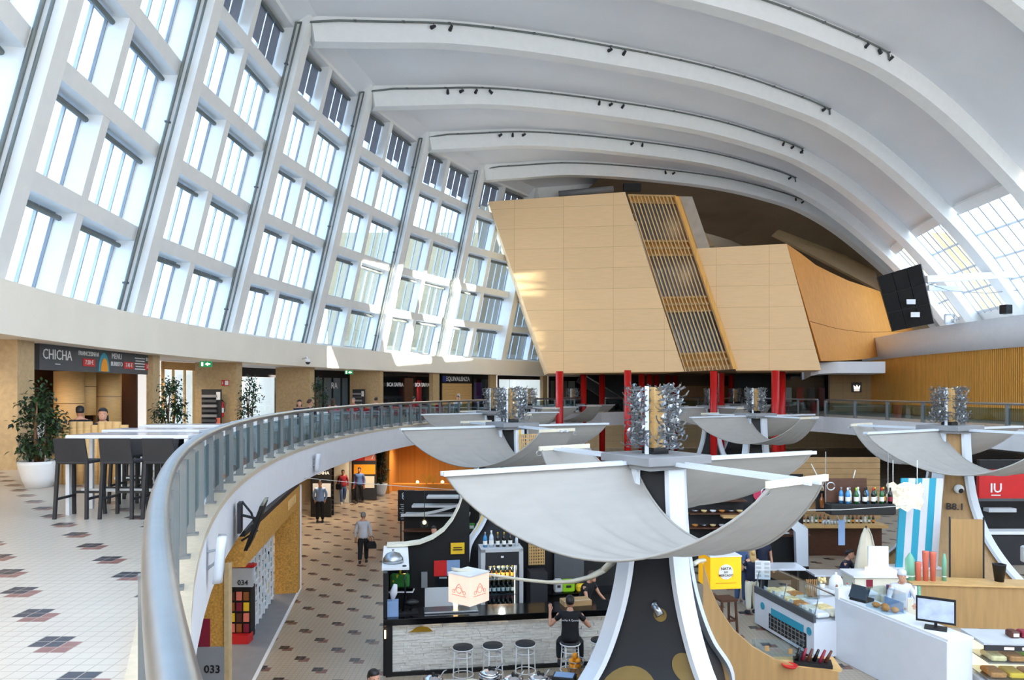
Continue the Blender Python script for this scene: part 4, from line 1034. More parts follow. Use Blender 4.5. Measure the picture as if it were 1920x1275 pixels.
for j, (y, xs, fr) in enumerate(((9.98, (-5.77, -5.18, -4.62), 0), (10.82, (-5.6, -5.05, -4.72), PI), (11.35, (-5.8, -5.2), 0), (12.2, (-6.0, -5.3), PI))):
    for i, x in enumerate(xs):
        lb = ('%s of the black bar stools on the near side of the nearest white table' % ('leftmost', 'middle', 'right')[i]) if j == 0 else ('black bar stool on the far side of the nearest white table' if j == 1 else 'black bar stool at the second white bar table')
        g = None if j == 0 else ('bar stools far side' if j == 1 else 'bar stools second table')
        if k == 0: o = st; o.location = (x, y, UF); o.rotation_euler.z = fr; o['label'] = lb
        else: o = dup(st, (x, y, UF), fr, lb, g)
        k += 1
# --- cafe tables and chairs along the balustrade
def cafe_chair(c):
    t = thing('cafe_chair', '', 'chair', (0, 0, 0)); m = MB(c); m.box((0, 0, .45), (.42, .42, .03), 0, .01); m.build('seat', t)
    m = MB(c); m.hexa([(-.21, .19, .5), (.21, .19, .5), (.21, .215, .5), (-.21, .215, .5), (-.2, .25, .86), (.2, .25, .86), (.2, .275, .86), (-.2, .275, .86)]); m.build('backrest', t)
    for sx in (-1, 1):
        for sy in (-1, 1): m = MB('alu_white'); m.bar((sx*.18, sy*.18, .44), (sx*.2, sy*.21, 0), .025); m.build('leg', t)
    return t
def cafe_table():
    t = thing('cafe_table', '', 'table', (0, 0, 0)); m = MB('white_gloss'); m.box((0, 0, .735), (.7, .7, .03), 0, .008); m.build('tabletop', t)
    for sx in (-1, 1):
        for sy in (-1, 1): m = MB('alu_white'); m.bar((sx*.31, sy*.31, .72), (sx*.31, sy*.31, 0), .04); m.build('leg', t)
    return t
CH = {c: cafe_chair(c) for c in ('white', 'red', 'grey')}; CT = cafe_table(); used = {'white': 0, 'red': 0, 'grey': 0}
nt_ = 0
for i in range(15):
    th = ring_px(432, 48.3)+i*2.0
    p = ring(48.3, th, UF); rad, tau = radial(th); rzt = math.atan2(tau.y, tau.x)
    zone = 'near the bar tables' if i < 6 else ('in the middle of the row' if i < 11 else 'towards the far end of the row')
    if i == 0: CT.location = p; CT.rotation_euler.z = rzt; CT['label'] = 'square white cafe table behind the balustrade, '+zone; CT['group'] = 'cafe tables '+zone
    else: dup(CT, p, rzt, 'square white cafe table behind the balustrade, '+zone, 'cafe tables '+zone)
    for s in (-1, 1):
        c = ('white' if i < 7 else ('red' if (i+s) % 3 else 'grey')); q = p+tau*s*.62; rr = rzt+(-PI/2 if s > 0 else PI/2); lb = '%s cafe chair at the tables behind the balustrade, %s' % (c, zone); g = '%s cafe chairs %s' % (c, zone)
        if not used[c]: used[c] = 1; o = CH[c]; o.location = q; o.rotation_euler.z = rr; o['label'] = lb; o['group'] = g
        else: dup(CH[c], q, rr, lb, g)
def seat(px, R, lb, rzo, **kw):
    th = ring_px(px, R); rad, tau = radial(th); return person(lb, ring(R, th, UF-.02), math.atan2(tau.y, tau.x)+rzo, 'sit', **kw)
AR = ((( -.05, -.12, -.25), (.05, -.36, -.22)), ((.05, -.12, -.25), (-.05, -.36, -.22)))
seat(562, 49.0, 'seated person with long black hair in a dark top, left of a pair', -PI/2+.4, top='cloth_navy', hair='hair_dark', long_hair=True, arms=AR, legs='cloth_navy')
seat(580, 49.2, 'seated woman with brown hair facing the dark-haired person behind the balustrade', PI/2-.7, top='cloth_navy', hair='hair_brown', arms=AR, legs='cloth_denim')
seat(625, 49.4, 'seated person in a bright pink top behind the balustrade', PI/2, top='cloth_pink', hair='hair_brown', long_hair=True, arms=AR, legs='cloth_denim')
seat(663, 49.2, 'seated grey-haired person in a dark red top, right of the pink top', -PI/2, top='cloth_red', hair='hair_grey', arms=AR)
seat(705, 49.2, 'seated person in a navy top among the red chairs', PI/2, top='cloth_navy', hair='hair_dark', arms=AR)
seat(776, 49.2, 'seated person in a red top in front of the dark fashion shop', PI/2-.4, top='cloth_red', hair='hair_dark', arms=AR)
seat(858, 49.2, 'seated person in grey in front of the roller shutter', -PI/2+.4, top='cloth_grey', hair='hair_brown', arms=AR)
# ================================================================== lower floor, left side: bookshop kiosk, passers-by, back stalls
def zplane(m, pts, z0, z1, d): return m
# OSB portal of the bookshop: front plane runs from A (far post) toward the camera
A_ = V((-6.05, 21.3, 0)); B_ = V((-4.9, 13.6, 0)); ax = (B_-A_).normalized(); nin = V((ax.y, -ax.x, 0))     # nin: into the shop (left)
if nin.x > 0: nin = -nin
ko = thing('bookshop_portal', 'golden chipboard portal with lettered lintel around the bookshop', 'portal', A_, 0)
m = MB('osb'); m.hexa([V((0, 0, 0)), nin*.62, nin*.62+ax*.45, ax*.45, V((0, 0, 2.98)), nin*.62+V((0, 0, 2.98)), nin*.62+ax*.45+V((0, 0, 2.98)), ax*.45+V((0, 0, 2.98))]); m.build('post', ko)
m = MB('white'); m.bar(V((.0, .04, 0)), V((.0, .04, 2.98)), .06); m.build('edge_strip', ko)
m = MB('osb'); L = 7.6; z0 = 2.42; m.hexa([ax*.4+V((0, 0, z0)), ax*.4+nin*.5+V((0, 0, z0)), ax*L+nin*.5+V((0, 0, z0)), ax*L+V((0, 0, z0)), ax*.4+V((0, 0, 2.98)), ax*.4+nin*.5+V((0, 0, 2.98)), ax*L+nin*.5+V((0, 0, 2.98)), ax*L+V((0, 0, 2.98))]); m.build('lintel', ko)
m = MB('light_wood'); m.text('LIVRARIA', ax*1.6-nin*.012+V((0, 0, 2.72)), -ax*-1 if False else ax*-1, (0, 0, 1), .34, .02); 
m.build('lettering', ko)
m = MB('white'); m.bar(A_+V((0, 0, .012)), B_+ax*2+V((0, 0, .012)), .07, .02); m.struct('trim_threshold')
m = MB('grey'); q = [A_, B_+ax*2, B_+ax*2+nin*3.2, A_+nin*3.2]; m.prism([p+V((0, 0, .003)) for p in q], (0, 0, .006)); m.struct('floor_kiosk')
m = MB('black'); m.hexa([ax*.2+V((0, 0, 2.98)), ax*.2+nin*.3+V((0, 0, 2.98)), ax*L+nin*.3+V((0, 0, 2.98)), ax*L+V((0, 0, 2.98)), ax*.2+V((0, 0, 3.09)), ax*.2+nin*.3+V((0, 0, 3.09)), ax*L+nin*.3+V((0, 0, 3.09)), ax*L+V((0, 0, 3.09))]); m.build('shadow_strip', ko)  # black filler coloured as the shade between lintel and slab
# bookcase: white open lattice with books
bo = A_+ax*1.0+nin*.55; bc = thing('bookcase', 'tall white staggered bookcase along the bookshop front', 'bookcase', bo)
nb = 7; st_ = .42; rnd = random.Random(5)
bkm = ['maroon', 'grey', 'grey_dark', 'navy', 'grey', 'cardboard', 'grey_dark', 'choc', 'turquoise', 'cardboard', 'grey', 'purple', 'yellow']
for i in range(nb+1):
    m = MB('white'); m.bar(ax*(i*st_)+nin*.15, ax*(i*st_)+nin*.15+V((0, 0, 2.4)), .03, .26, up=nin); m.build('upright', bc)
for i in range(nb):
    for j in range(6):
        z = .12+j*.4+(.2 if i % 2 else 0)
        if z > 2.35: continue
        m = MB('white'); m.hexa([ax*(i*st_)+V((0, 0, z)), ax*((i+1)*st_)+V((0, 0, z)), ax*((i+1)*st_)+nin*.3+V((0, 0, z)), ax*(i*st_)+nin*.3+V((0, 0, z))]+[ax*(i*st_)+V((0, 0, z+.025)), ax*((i+1)*st_)+V((0, 0, z+.025)), ax*((i+1)*st_)+nin*.3+V((0, 0, z+.025)), ax*(i*st_)+nin*.3+V((0, 0, z+.025))]); m.build('shelf', bc)
m = MB('ply_wood'); m.hexa([nin*.31, ax*(nb*st_)+nin*.31, ax*(nb*st_)+nin*.34, nin*.34]+[p+V((0, 0, 2.4)) for p in (nin*.31, ax*(nb*st_)+nin*.31, ax*(nb*st_)+nin*.34, nin*.34)]); m.build('back_panel', bc)
protob = {}
rzb = math.atan2(ax.y, ax.x)
for i in range(nb):
    for j in range(6):
        z = .12+j*.4+(.2 if i % 2 else 0)+.025
        if z > 2.1: continue
        x = .05
        for b in range(rnd.randint(2, 4)):
            c = rnd.choice(bkm); q = bo+ax*(i*st_+x+.03)+nin*.14+V((0, 0, z)); x += .085
            lb = '%s-spined book in the white staggered bookcase' % c.replace('grey_dark', 'dark grey').replace('cardboard', 'tan'); g = '%s books in the bookcase' % c
            if c not in protob:
                m = MB(c); m.box((0, 0, .12), (.06, .2, .24)); m.mat('label_white'); m.box((.003, .004, .12), (.045, .195, .236)); protob[c] = m.solo('book', lb, 'book', q, rzb, g)
            else:
                o = protob[c].copy(); COL.objects.link(o); o.location = q; o.rotation_euler.z = rzb+rnd.uniform(-.15, .15); o.scale = (1, 1, rnd.uniform(.75, 1.15))
# partition between kiosks with number boards
pt_ = A_+ax*5.9
t = thing('number_board', 'grey board numbered 034 beside the red book display', 'sign', G(445, 1206, 0)+V((0, .12, .12)))
m = MB('grey_light'); m.box((0, 0, 1.33), (.62, .1, .42)); m.build('board', t); m = MB('black'); m.text('034', (.1, -.06, 1.22), (1, 0, 0), (0, 0, 1), .16, .01, 'CENTER', .008); m.build('number', t)
m = MB('red'); m.box((0, .1, 1.58), (.66, .2, .06)); m.build('top_strip', t)
t = thing('book_display', 'red and black book display stand below the 034 board', 'display', G(447, 1207, 0)+V((-.02, .12, 0)))
m = MB('black'); m.box((0, .15, .66), (.5, .3, 1.16)); m.build('case', t); m = MB('red'); m.box((0, -.02, .1), (.52, .32, .2)); m.build('base', t)
for r in range(4):
    for c in range(3): m = MB(('coral', 'amber', 'maroon', 'yellow', 'choc')[(r*3+c) % 5]); m.box((-.16+c*.16, -.02, .32+r*.24), (.12, .03, .19)); m.build('book_cover', t)
t = thing('kiosk_partition', 'chipboard partition with a dark red panel and a grey 033 board', 'partition', at(395, 11.6, 0))
m = MB('osb'); m.box((0, 0, 1.5), (.46, .08, 3.0)); m.build('panel', t); m = MB('maroon'); m.box((-.1, -.05, 1.85), (.22, .02, .6)); m.build('red_panel', t)
m = MB('grey'); m.box((0, -.06, 1.46), (.48, .05, .52)); b = m.build('number_board', t); m = MB('black'); m.text('033', (.06, -.09, 1.38), (1, 0, 0), (0, 0, 1), .17, .01, 'CENTER', .008); m.build('number', b)
m = MB('stone'); m.box((.27, 0, 1.5), (.07, .14, 3.0)); m.build('edge_post', t)
# TV on the slab face, wall lamps
q = ring(46.9, ring_px(447, 46.9), 3.5); th = ring_px(447, 46.9); rad, tau = radial(th); t = thing('television', 'flat black television tilted out from the white gallery edge', 'television', q, math.atan2(rad.y, rad.x)+PI)
m = MB('black_gloss'); m.hexa([V(p) for p in ((.2, -.5, -.42), (.2, .5, -.42), (.14, .5, -.42), (.14, -.5, -.42), (.45, -.5, .3), (.45, .5, .3), (.39, .5, .3), (.39, -.5, .3))]); m.build('panel', t)
m = MB('charcoal'); m.bar((0, 0, .1), (.35, 0, 0), .04); m.box((.03, 0, .05), (.06, .3, .5)); m.tube([(.05, .1, .3), (.2, .1, .1), (.3, .05, -.2), (.05, 0, -.35)], .02, 6); m.build('bracket', t)
m = MB('screen_dark'); m.hexa([V(p) for p in ((.225, -.46, -.38), (.225, .46, -.38), (.22, .46, -.38), (.22, -.46, -.38), (.445, -.46, .26), (.445, .46, .26), (.44, .46, .26), (.44, -.46, .26))]); m.build('screen', t)
for px, zz, sc, lb in ((392, 3.66, 1.0, 'near white curved wall lamp fixed to the gallery edge by the 034 board'), (589, 3.5, 1.0, 'far white curved wall lamp on the gallery edge left of the guard')):
    th = ring_px(px, 46.94); rad, tau = radial(th); t = thing('wall_lamp', lb, 'lamp', ring(46.96, th, zz), math.atan2(rad.y, rad.x)+PI)
    m = MB('grey_light'); m.tube([(0, 0, .1), (.12, 0, .12), (.14, 0, .0), (0, 0, -.1)], .02, 6); m.build('bracket', t)
    m = MB('white_gloss'); m.loft([[V((.06+.1*(z+.28)+x*.5, y*w, z)) for x, y in ((0, -1), (.16, -.8), (.22, 0), (.16, .8), (0, 1))] for z, w in ((-.28, .05), (-.2, .10), (-.06, .14), (.1, .16), (.28, .16))], True, True, True); m.build('shade', t)
# passers-by
person('guard in a light blue shirt and dark tie standing by the VENHA board', G(600, 979), .25, 'stand', 'cloth_blue', 'long', 'cloth_black', 'hair_dark', h=1.76, arms=((( -.08, .03, -.28), (-.02, .1, -.5)), ((.08, .03, -.28), (.02, .1, -.5))))
g_ = COL.objects[-1]
person('grey-haired walker in a pale grey top carrying a dark handbag, seen from behind', G(681, 1057), PI+.1, 'walk', 'cloth_grey', 'long', 'cloth_black', 'hair_grey', h=1.66)
wq = G(681, 1057); t = thing('handbag', 'dark handbag hanging from the hand of the walking person', 'bag', wq+V((.27, .02, .50))); m = MB('cloth_black'); m.loft([[V((x*w, y*.06, z)) for x, y in ((-1, -1), (1, -1), (1, 1), (-1, 1))] for z, w in ((0, .15), (.12, .15), (.22, .1))], True, True); m.build('body', t); m = MB('cloth_black'); m.tube([(-.08, 0, .2), (-.06, 0, .36), (.0, 0, .40), (.06, 0, .36), (.08, 0, .2)], .01, 6); m.build('handles', t)
person('walking person in a red sweatshirt and jeans, left of the couple', G(643, 944), .3, 'walk', 'cloth_red', 'long', 'cloth_denim', 'hair_dark', skin='skin_tan', h=1.66)
person('walking man in a blue shirt and black trousers, right of the couple', G(674, 943), -.1, 'walk', 'cloth_chambray', 'long', 'cloth_black', 'hair_dark', skin='skin_tan', h=1.76)
t = thing('shoulder_bag', 'dark bag at the hip of the person in the red sweatshirt', 'bag', G(636, 946)+V((0, -.05, .75))); m = MB('cloth_black'); m.box((0, 0, .15), (.3, .12, .3), 0, .03); m.build('body', t); m = MB('cloth_black'); m.tube([(-.1, 0, .3), (.0, .05, .62), (.12, 0, .3)], .012, 6); m.build('strap', t)
person('dark-haired person whose head pokes in at the bottom edge, left of the bar', at(700, 10.6, 0), .6, 'stand', 'cloth_navy', 'long', 'cloth_black', 'hair_dark', h=1.70)
# information boards by the wall
q = at(602, 33.4, 0); t = thing('notice_board', 'tall black notice board lettered VENHA behind the guard', 'sign', q); m = MB('black'); m.box((0, 0, 1.35), (.9, .12, 2.7)); m.build('panel', t); m = MB('white'); m.text('VENHA', (.06, -.08, 1.96), (1, 0, 0), (0, 0, 1), .2, .02, 'CENTER', .01); m.build('lettering', t); m = MB('grey_light'); m.box((.05, -.07, 1.2), (.8, .02, .6)); m.build('poster', t)
q = at(621, 33.9, 0); t = thing('slatted_rack', 'dark slatted rack beside the VENHA board', 'rack', q); m = MB('charcoal'); m.box((0, 0, 1.3), (.24, .1, 2.6)); m.build('panel', t)
for i in range(11): m = MB('grey_dark'); m.box((0, -.07, .25+i*.22), (.22, .06, .05)); m.build('slat', t)
m = MB('stone'); m.box(at(640, 37.8, 1.5), (1.0, .2, 3.0)); m.struct('wall_lower')
t = thing('service_door', 'pale flush door in the beige wall behind the couple', 'door', at(640, 37.5, 0)); m = MB('cloth_cream'); m.box((0, 0, 1.1), (.8, .06, 2.2)); m.build('leaf', t); m = MB('grey'); m.bar((-.43, 0, 0), (-.43, 0, 2.25), .07); m.bar((.43, 0, 0), (.43, 0, 2.25), .07); m.bar((-.45, 0, 2.25), (.45, 0, 2.25), .07); m.build('frame', t)
t = thing('poster_wall', 'red and orange posters with a white figure 7 behind the couple', 'poster', at(684, 38.3, 0)); m = MB('charcoal'); m.box((0, 0, 1.55), (1.2, .08, 3.0)); m.build('panel', t)
for (x, z, w_, h_, c) in ((-.28, 2.3, .5, .5, 'red'), (.28, 2.3, .55, .5, 'coral'), (0, 1.6, 1.1, .5, 'orange_fruit'), (.25, .95, .5, .6, 'cloth_cream'), (-.3, .95, .5, .6, 'maroon')): m = MB(c); m.box((x, -.05, z), (w_, .02, h_)); m.build('poster', t)
m = MB('white'); m.text('7', (.42, -.08, 2.25), (1, 0, 0), (0, 0, 1), .4, .01, 'CENTER', .01); m.build('number', t)
ficus('dark dense plant in a tall white pot at the lower floor shop front', G(714, 928), 1.75, .42, .36, .62, 9, 1500)
# amber shop
t = thing('amber_shop', 'amber lit timber shop interior at the back of the lower floor', 'shopfront', at(800, 42, 0)); m = MB('oak_orange'); m.box((0, 2.2, 1.5), (6.5, .1, 3.0)); m.build('back_wall', t); m = MB('oak_orange'); m.box((-2.0, .5, 1.5), (.2, 3.4, 3.0)); m.build('side_wall', t); m = MB('oak_orange'); m.box((0, 0, .2), (4, .5, .4)); m.build('plinth', t)
m = MB('foil_gold'); m.text('W', (.2, -.3, .65), (1, 0, 0), (0, 0, 1), .8, .1); m.build('letter', t)
for i, (x, y) in enumerate(((-.5, -.1), (.9, -.1))): q = at(800, 42, 0)+V((x, y, .4)); tt = thing('candle_lamp', '%s small glowing lamp on the amber shop plinth' % ('left' if i == 0 else 'right'), 'lamp', q); m = MB('lamp_warm'); m.ball((0, 0, .1), .09); m.build('bulb', tt); m = MB('charcoal'); m.lathe([(.08, 0), (.05, .03)], n=10); m.build('base', tt)

# ---- back stall with the menu board (around px 750-900)
mq = at(762, 27.5, 0); t = thing('menu_board', 'tall black hanging menu board with a hexagon badge', 'sign', mq); m = MB('black'); m.box((0, 0, 1.42), (.62, .06, 1.15)); m.build('board', t)
m = MB('white')
for i in range(6): a0, a1 = i*PI/3+PI/6, (i+1)*PI/3+PI/6; m.bar((.17*math.cos(a0), -.045, 1.78+.17*math.sin(a0)), (.17*math.cos(a1), -.045, 1.78+.17*math.sin(a1)), .02)
m.build('hexagon', t); m = MB('cloth_blue'); m.box((0, -.045, 1.78), (.26, .02, .1)); m.build('badge', t)
m = MB('grey_light')
for i in range(8): m.box((-.02*(i % 3), -.04, 1.46-i*.075), (.44-.1*(i % 2), .01, .025))
m.build('menu_lines', t); m = MB('charcoal'); m.bar((-.2, 0, 0), (-.2, 0, .85), .04); m.bar((.2, 0, 0), (.2, 0, .85), .04); m.build('legs', t)
bs = thing('stall_counter', 'reddish brown lattice fronted stall counter with white top', 'counter', at(812, 21.8, 0)); m = MB('brown_lattice'); m.box((0, 0, .55), (2.0, .5, 1.1)); m.build('front', bs); m = MB('white'); m.box((0, 0, 1.13), (2.1, .6, .06)); m.build('worktop', bs)
bs = thing('stall_shelving', 'white topped upper shelves of the back stall', 'shelf', at(825, 25.2, 0))
m = MB('black'); m.box((0, .6, 1.1), (2.6, .1, 2.2)); m.build('back_panel', bs)
for z, w_, x in ((2.05, 1.5, .3), (1.75, 1.9, .0), (1.45, 2.2, -.1)): m = MB('white'); m.box((x, .2, z), (w_, .5, .07)); m.build('shelf', bs)
m = MB('white'); m.loft([[V((-1.3+2.4*i/14, -.1, 1.42-.28*math.sin(PI*i/14*.5)*0+.3*(i/14)**2*1.8)), V((-1.3+2.4*i/14, .0, 1.42+.3*(i/14)**2*1.8)), V((-1.3+2.4*i/14, .0, 1.50+.3*(i/14)**2*1.8)), V((-1.3+2.4*i/14, -.1, 1.50+.3*(i/14)**2*1.8))] for i in range(15)], True, True); m.build('curved_edge', bs)
m = MB('dark_wood'); m.box((0, 0, .95), (2.4, .5, .05)); m.build('bench', bs)
for i, c in enumerate(('yellow', 'yellow', 'green', 'yellow')): m = MB(c); m.box((0, 0, .11), (.22, .16, .22), 0, .03); m.mat('label_white'); m.box((0, -.085, .1), (.14, .01, .1)); m.solo('snack_packet', '%s packet on the back stall bench, %s' % (c, ('first', 'second', 'third', 'fourth')[i]+' from the left'), 'packet', at(845, 25.2, .975)+V((.2+i*.26, -.05, 0)))
for i, x in enumerate((-.55, .2)): tt = thing('pendant_lamp', 'glass pendant lamp with a warm bulb over the back stall, %s' % ('left' if i == 0 else 'right'), 'lamp', at(828, 22.6, 1.75)+V((x*1.4+.25, 0, 0))); m = MB('lamp_warm'); m.ball((0, 0, -.08), .06); m.build('bulb', tt); m = MB('glass'); m.lathe([(.05, .02), (.12, -.08), (.1, -.22)], n=14, caps=False); m.build('shade', tt); m = MB('black'); m.tube([(0, 0, 0), (0, 0, .9)], .012, 5); m.build('cord', tt)
person('woman with pinned up dark hair in a black top serving at the lattice counter', at(807, 21.2, 0)+V((0, .95, 0)), .1, 'stand', 'cloth_black', 'none', 'cloth_black', 'hair_dark', h=1.62)
person('customer in a white shirt in front of the lattice counter', at(786, 19.8, 0), PI-.5, 'stand', 'cloth_white', 'long', 'cloth_denim', 'hair_dark', h=1.6)
person('person with dark brown hair at the right end of the lattice counter', at(842, 20.3, 0), PI, 'stand', 'cloth_navy', 'long', 'cloth_black', 'hair_brown', True, h=1.6)
fr = thing('food_display', 'glass food display with white frame on the stall counter', 'display', at(800, 17.6, 0)); m = MB('white'); m.box((0, 0, .55), (1.9, .6, 1.1)); m.build('cabinet', fr); m = MB('grey_light'); m.box((-.1, 0, 1.32), (1.2, .5, .04)); m.build('top_shelf', fr); m = MB('glass'); m.box((-.1, -.26, 1.2), (1.2, .01, .24)); m.box((-.1, .1, 1.44), (1.5, .01, .24)); m.build('glass_guard', fr); m = MB('white'); m.box((-.72, -.15, 1.35), (.3, .3, .5), 0, .02); m.build('end_cabinet', fr)
t = thing('fruit_tank', 'glass tank of yellow fruit at the left stall end', 'jar', at(750, 17.2, 1.1)); m = MB('glass'); m.box((0, 0, .28), (.5, .3, .56)); m.build('tank', t); m = MB('green'); m.box((0, .02, .2), (.44, .24, .34), 0, .05); m.build('greens', t); m = MB('yellow'); [m.ball((-.14+.09*i, -.05, .2+.1*(i % 3)), .06, 8, 6) for i in range(4)]; m.build('fruit', t); m = MB('charcoal'); m.box((-.26, -.14, .32), (.03, .03, .64)); m.build('post', t)
m = MB('black'); m.box((0, 0, .55), (.62, .4, 1.1)); m.mat('white'); m.box((0, 0, 1.085), (.66, .44, .03)); m.solo('tank_stand', 'black white-topped stand under the tank of yellow fruit', 'stand', at(750, 17.2, 0)-V((0, 0, .0)))
m = MB('steel'); m.lathe([(.22, 0), (.21, .08), (.14, .18), (.02, .22), (.02, .25), (.03, .27), (.002, .28)], n=20); m.solo('food_cloche', 'shiny domed cloche on the stall end ledge', 'cloche', at(737, 15.6, 2.09))
# ================================================================== champagne bar in the middle, soup counter in the foreground
bl, br = V((-2.5, 14.85, 0)), V((2.1, 15.55, 0)); bx = (br-bl).normalized(); by = V((-bx.y, bx.x, 0)); rzb2 = math.atan2(bx.y, bx.x); BL = (br-bl).length
def bar_pt(u, d, z): return bl+bx*u+by*d+V((0, 0, z))
t = thing('bar_counter', 'long bar counter faced in pale split stone with a black worktop', 'counter', bl, rzb2)
m = MB('brick_pale'); rnd = random.Random(3); nx, nz = 26, 17
for j in range(nz):
    x = .12
    while x < BL-.02:
        w_ = rnd.uniform(.12, .34); w_ = min(w_, BL-x); dp_ = rnd.uniform(.0, .035); m.box((x+w_/2, .05-dp_/2, .08+j*.056+.027), (w_-.004, .1+dp_, .052)); x += w_
m.build('stone_facing', t)
m = MB('black'); m.box((BL/2, .32, .5), (BL, .5, 1.0)); m.build('carcass', t)
m = MB('black_gloss'); m.box((BL/2, .25, 1.09), (BL+.1, .75, .13), 0, .01); m.build('worktop', t)
m = MB('black'); m.box((BL/2, .0, .04), (BL, .12, .08)); m.build('plinth', t)
m = MB('black'); m.box((.05, .0, .55), (.12, .16, 1.1)); m.build('end_post', t)
m = MB('lamp_warm'); m.box((-.02, -.1, .86), (.03, .03, .16)); m.build('end_light', t)
m = MB('foil_gold'); m.loft([[V((.68+x, -.04-.02*s, .86+z)) for x, z in ((-.24, 0), (-.16, .04), (-.1, .09), (.02, .11), (.14, .09), (.2, .04), (.24, 0))] for s in (0, 1)], True, True); m.build('pig_emblem', t)
m = MB('lamp_white'); m.box((BL/2, -.02, 1.015), (BL-.2, .02, .012)); m.build('led_strip', t)
# black end box and curved partition
t = thing('stall_partition', 'black stall partition with a white ledge and a curved cream top edge', 'partition', bar_pt(-.02, .75, 0), rzb2)
cur = [(0, 2.1), (.4, 2.1), (.75, 2.14), (1.05, 2.25), (1.3, 2.42), (1.5, 2.66), (1.65, 2.95), (1.75, 3.25)]
m = MB('black'); m.prism([(0, 1.6, 0), (1.9, 1.6, 0), (1.9, 1.6, 3.25)]+[(x, 1.6, z) for x, z in reversed(cur)], (0, .08, 0)); m.build('panel', t)
m = MB('cloth_cream'); m.loft([[V((x, 1.45, z)), V((x, 1.75, z)), V((x, 1.75, z+.06)), V((x, 1.45, z+.06))] for x, z in cur], True, True); m.build('curved_edge', t)
m = MB('black'); m.box((0, .4, 1.02), (.08, 2.3, 2.04)); m.build('end_panel', t); m = MB('white'); m.box((.2, .6, 2.06), (.55, 2.2, .05)); m.build('ledge', t)
m = MB('yellow'); m.box((1.62, 1.56, 2.0), (.32, .02, .26)); p = m.build('yellow_notice', t); m = MB('black'); m.box((1.62, 1.545, 2.02), (.2, .01, .02)); m.box((1.62, 1.545, 1.97), (.22, .01, .02)); m.build('notice_lines', p)
m = MB('red'); m.box((1.22, 1.56, 1.55), (.3, .02, .36)); m.build('red_notice', t); m = MB('cloth_blue'); m.box((1.52, 1.56, 1.55), (.3, .02, .36)); m.build('blue_notice', t); m = MB('grey'); m.box((.85, 1.56, 1.3), (.14, .04, .36)); m.build('switch_box', t)
# fridge with bottles
fq = bar_pt(2.55, 1.9, 0); RZ = Matrix.Rotation(rzb2, 3, 'Z')
t = thing('bottle_fridge', 'tall glass-fronted fridge full of champagne bottles behind the bar', 'fridge', fq, rzb2)
m = MB('grey_light'); m.box((-.43, 0, 1.05), (.1, .6, 2.1)); m.box((.43, 0, 1.05), (.1, .6, 2.1)); m.box((0, 0, 2.07), (.96, .6, .07)); m.box((0, 0, .3), (.86, .58, .6)); m.box((0, .28, 1.05), (.9, .04, 2.1)); m.build('body', t)
m = MB('charcoal'); m.box((0, -.29, 1.88), (.76, .04, .3)); d = m.build('door_header', t); m = MB('white'); m.box((0, -.315, 1.93), (.06, .01, .04)); m.build('badge', d)
m = MB('charcoal'); m.box((-.36, -.3, 1.2), (.05, .04, 1.1)); m.box((.36, -.3, 1.2), (.05, .04, 1.1)); m.box((0, -.3, .64), (.76, .04, .06)); dd = m.build('door_frame', t); m = MB('glass'); m.box((0, -.3, 1.2), (.7, .01, 1.06)); m.build('door_glass', t); m = MB('steel'); m.bar((.33, -.34, .8), (.33, -.34, 1.5), .025); m.build('handle', dd)
m = MB('lamp_white'); m.box((.3, -.2, 1.2), (.02, .02, 1.0)); m.build('light_tube', t)
for z in (.68, 1.06, 1.4): m = MB('steel'); m.box((0, 0, z), (.74, .5, .015)); m.build('shelf', t)
def bottle(body, cap, lab, h=.3, r=.041, name='bottle'):
    m = MB(body); m.lathe([(r, 0), (r, h*.58), (r*.8, h*.68), (r*.34, h*.82), (r*.33, h*.9)], n=12); m.mat(cap); m.lathe([(r*.37, h*.8), (r*.4, h*.99), (.002, h)], n=10); m.mat(lab); m.lathe([(r*1.03, h*.15), (r*1.03, h*.42)], n=12, caps=False)
    return m
BP = {}
def put_bottle(kind, loc, label, group, sc=1):
    if kind not in BP: BP[kind] = bottle(*kind).solo('bottle', label, 'bottle', loc, random.uniform(0, 6), group); o = BP[kind]
    else:
        o = BP[kind].copy(); COL.objects.link(o); o.location = loc; o['label'] = label
        if group: o['group'] = group
        elif 'group' in o: del o['group']
        o.rotation_euler.z = random.uniform(0, 6)
    o.scale = (sc, sc, sc); return o
for z, kind, lb in ((1.41, ('bottle_dark', 'foil_gold', 'label_orange'), 'gold-topped champagne bottle with orange label on the upper fridge shelf'), (1.075, ('bottle_dark', 'foil_gold', 'label_white'), 'gold-topped champagne bottle with white label on the middle fridge shelf'), (.69, ('bottle_dark', 'foil_pink', 'label_white'), 'pink-topped champagne bottle on the bottom fridge shelf')):
    for r in range(2):
        for i in range(6): put_bottle(kind, fq+RZ@V((-.27+i*.105, -.12+.2*r, z)), lb, 'bottles on the %s fridge shelf' % lb.split(' on the ')[1].split()[0], 1.0)
for i, (k_, s_) in enumerate(((('bottle_blue', 'grey', 'label_white'), 1.15), (('bottle_clear', 'white', 'label_white'), 1.25), (('bottle_dark', 'foil_gold', 'label_white'), 1.1), (('bottle_dark', 'foil_gold', 'label_white'), 1.1), (('bottle_dark', 'foil_pink', 'label_white'), 1.1), (('bottle_clear', 'grey', 'grey_light'), .9))):
    put_bottle(k_, fq+RZ@V((-.36+i*.145, -.05, 2.11)), '%s bottle on top of the fridge, %s from the left' % (k_[0].replace('bottle_', ''), ('first', 'second', 'third', 'fourth', 'fifth', 'sixth')[i]), None, s_)
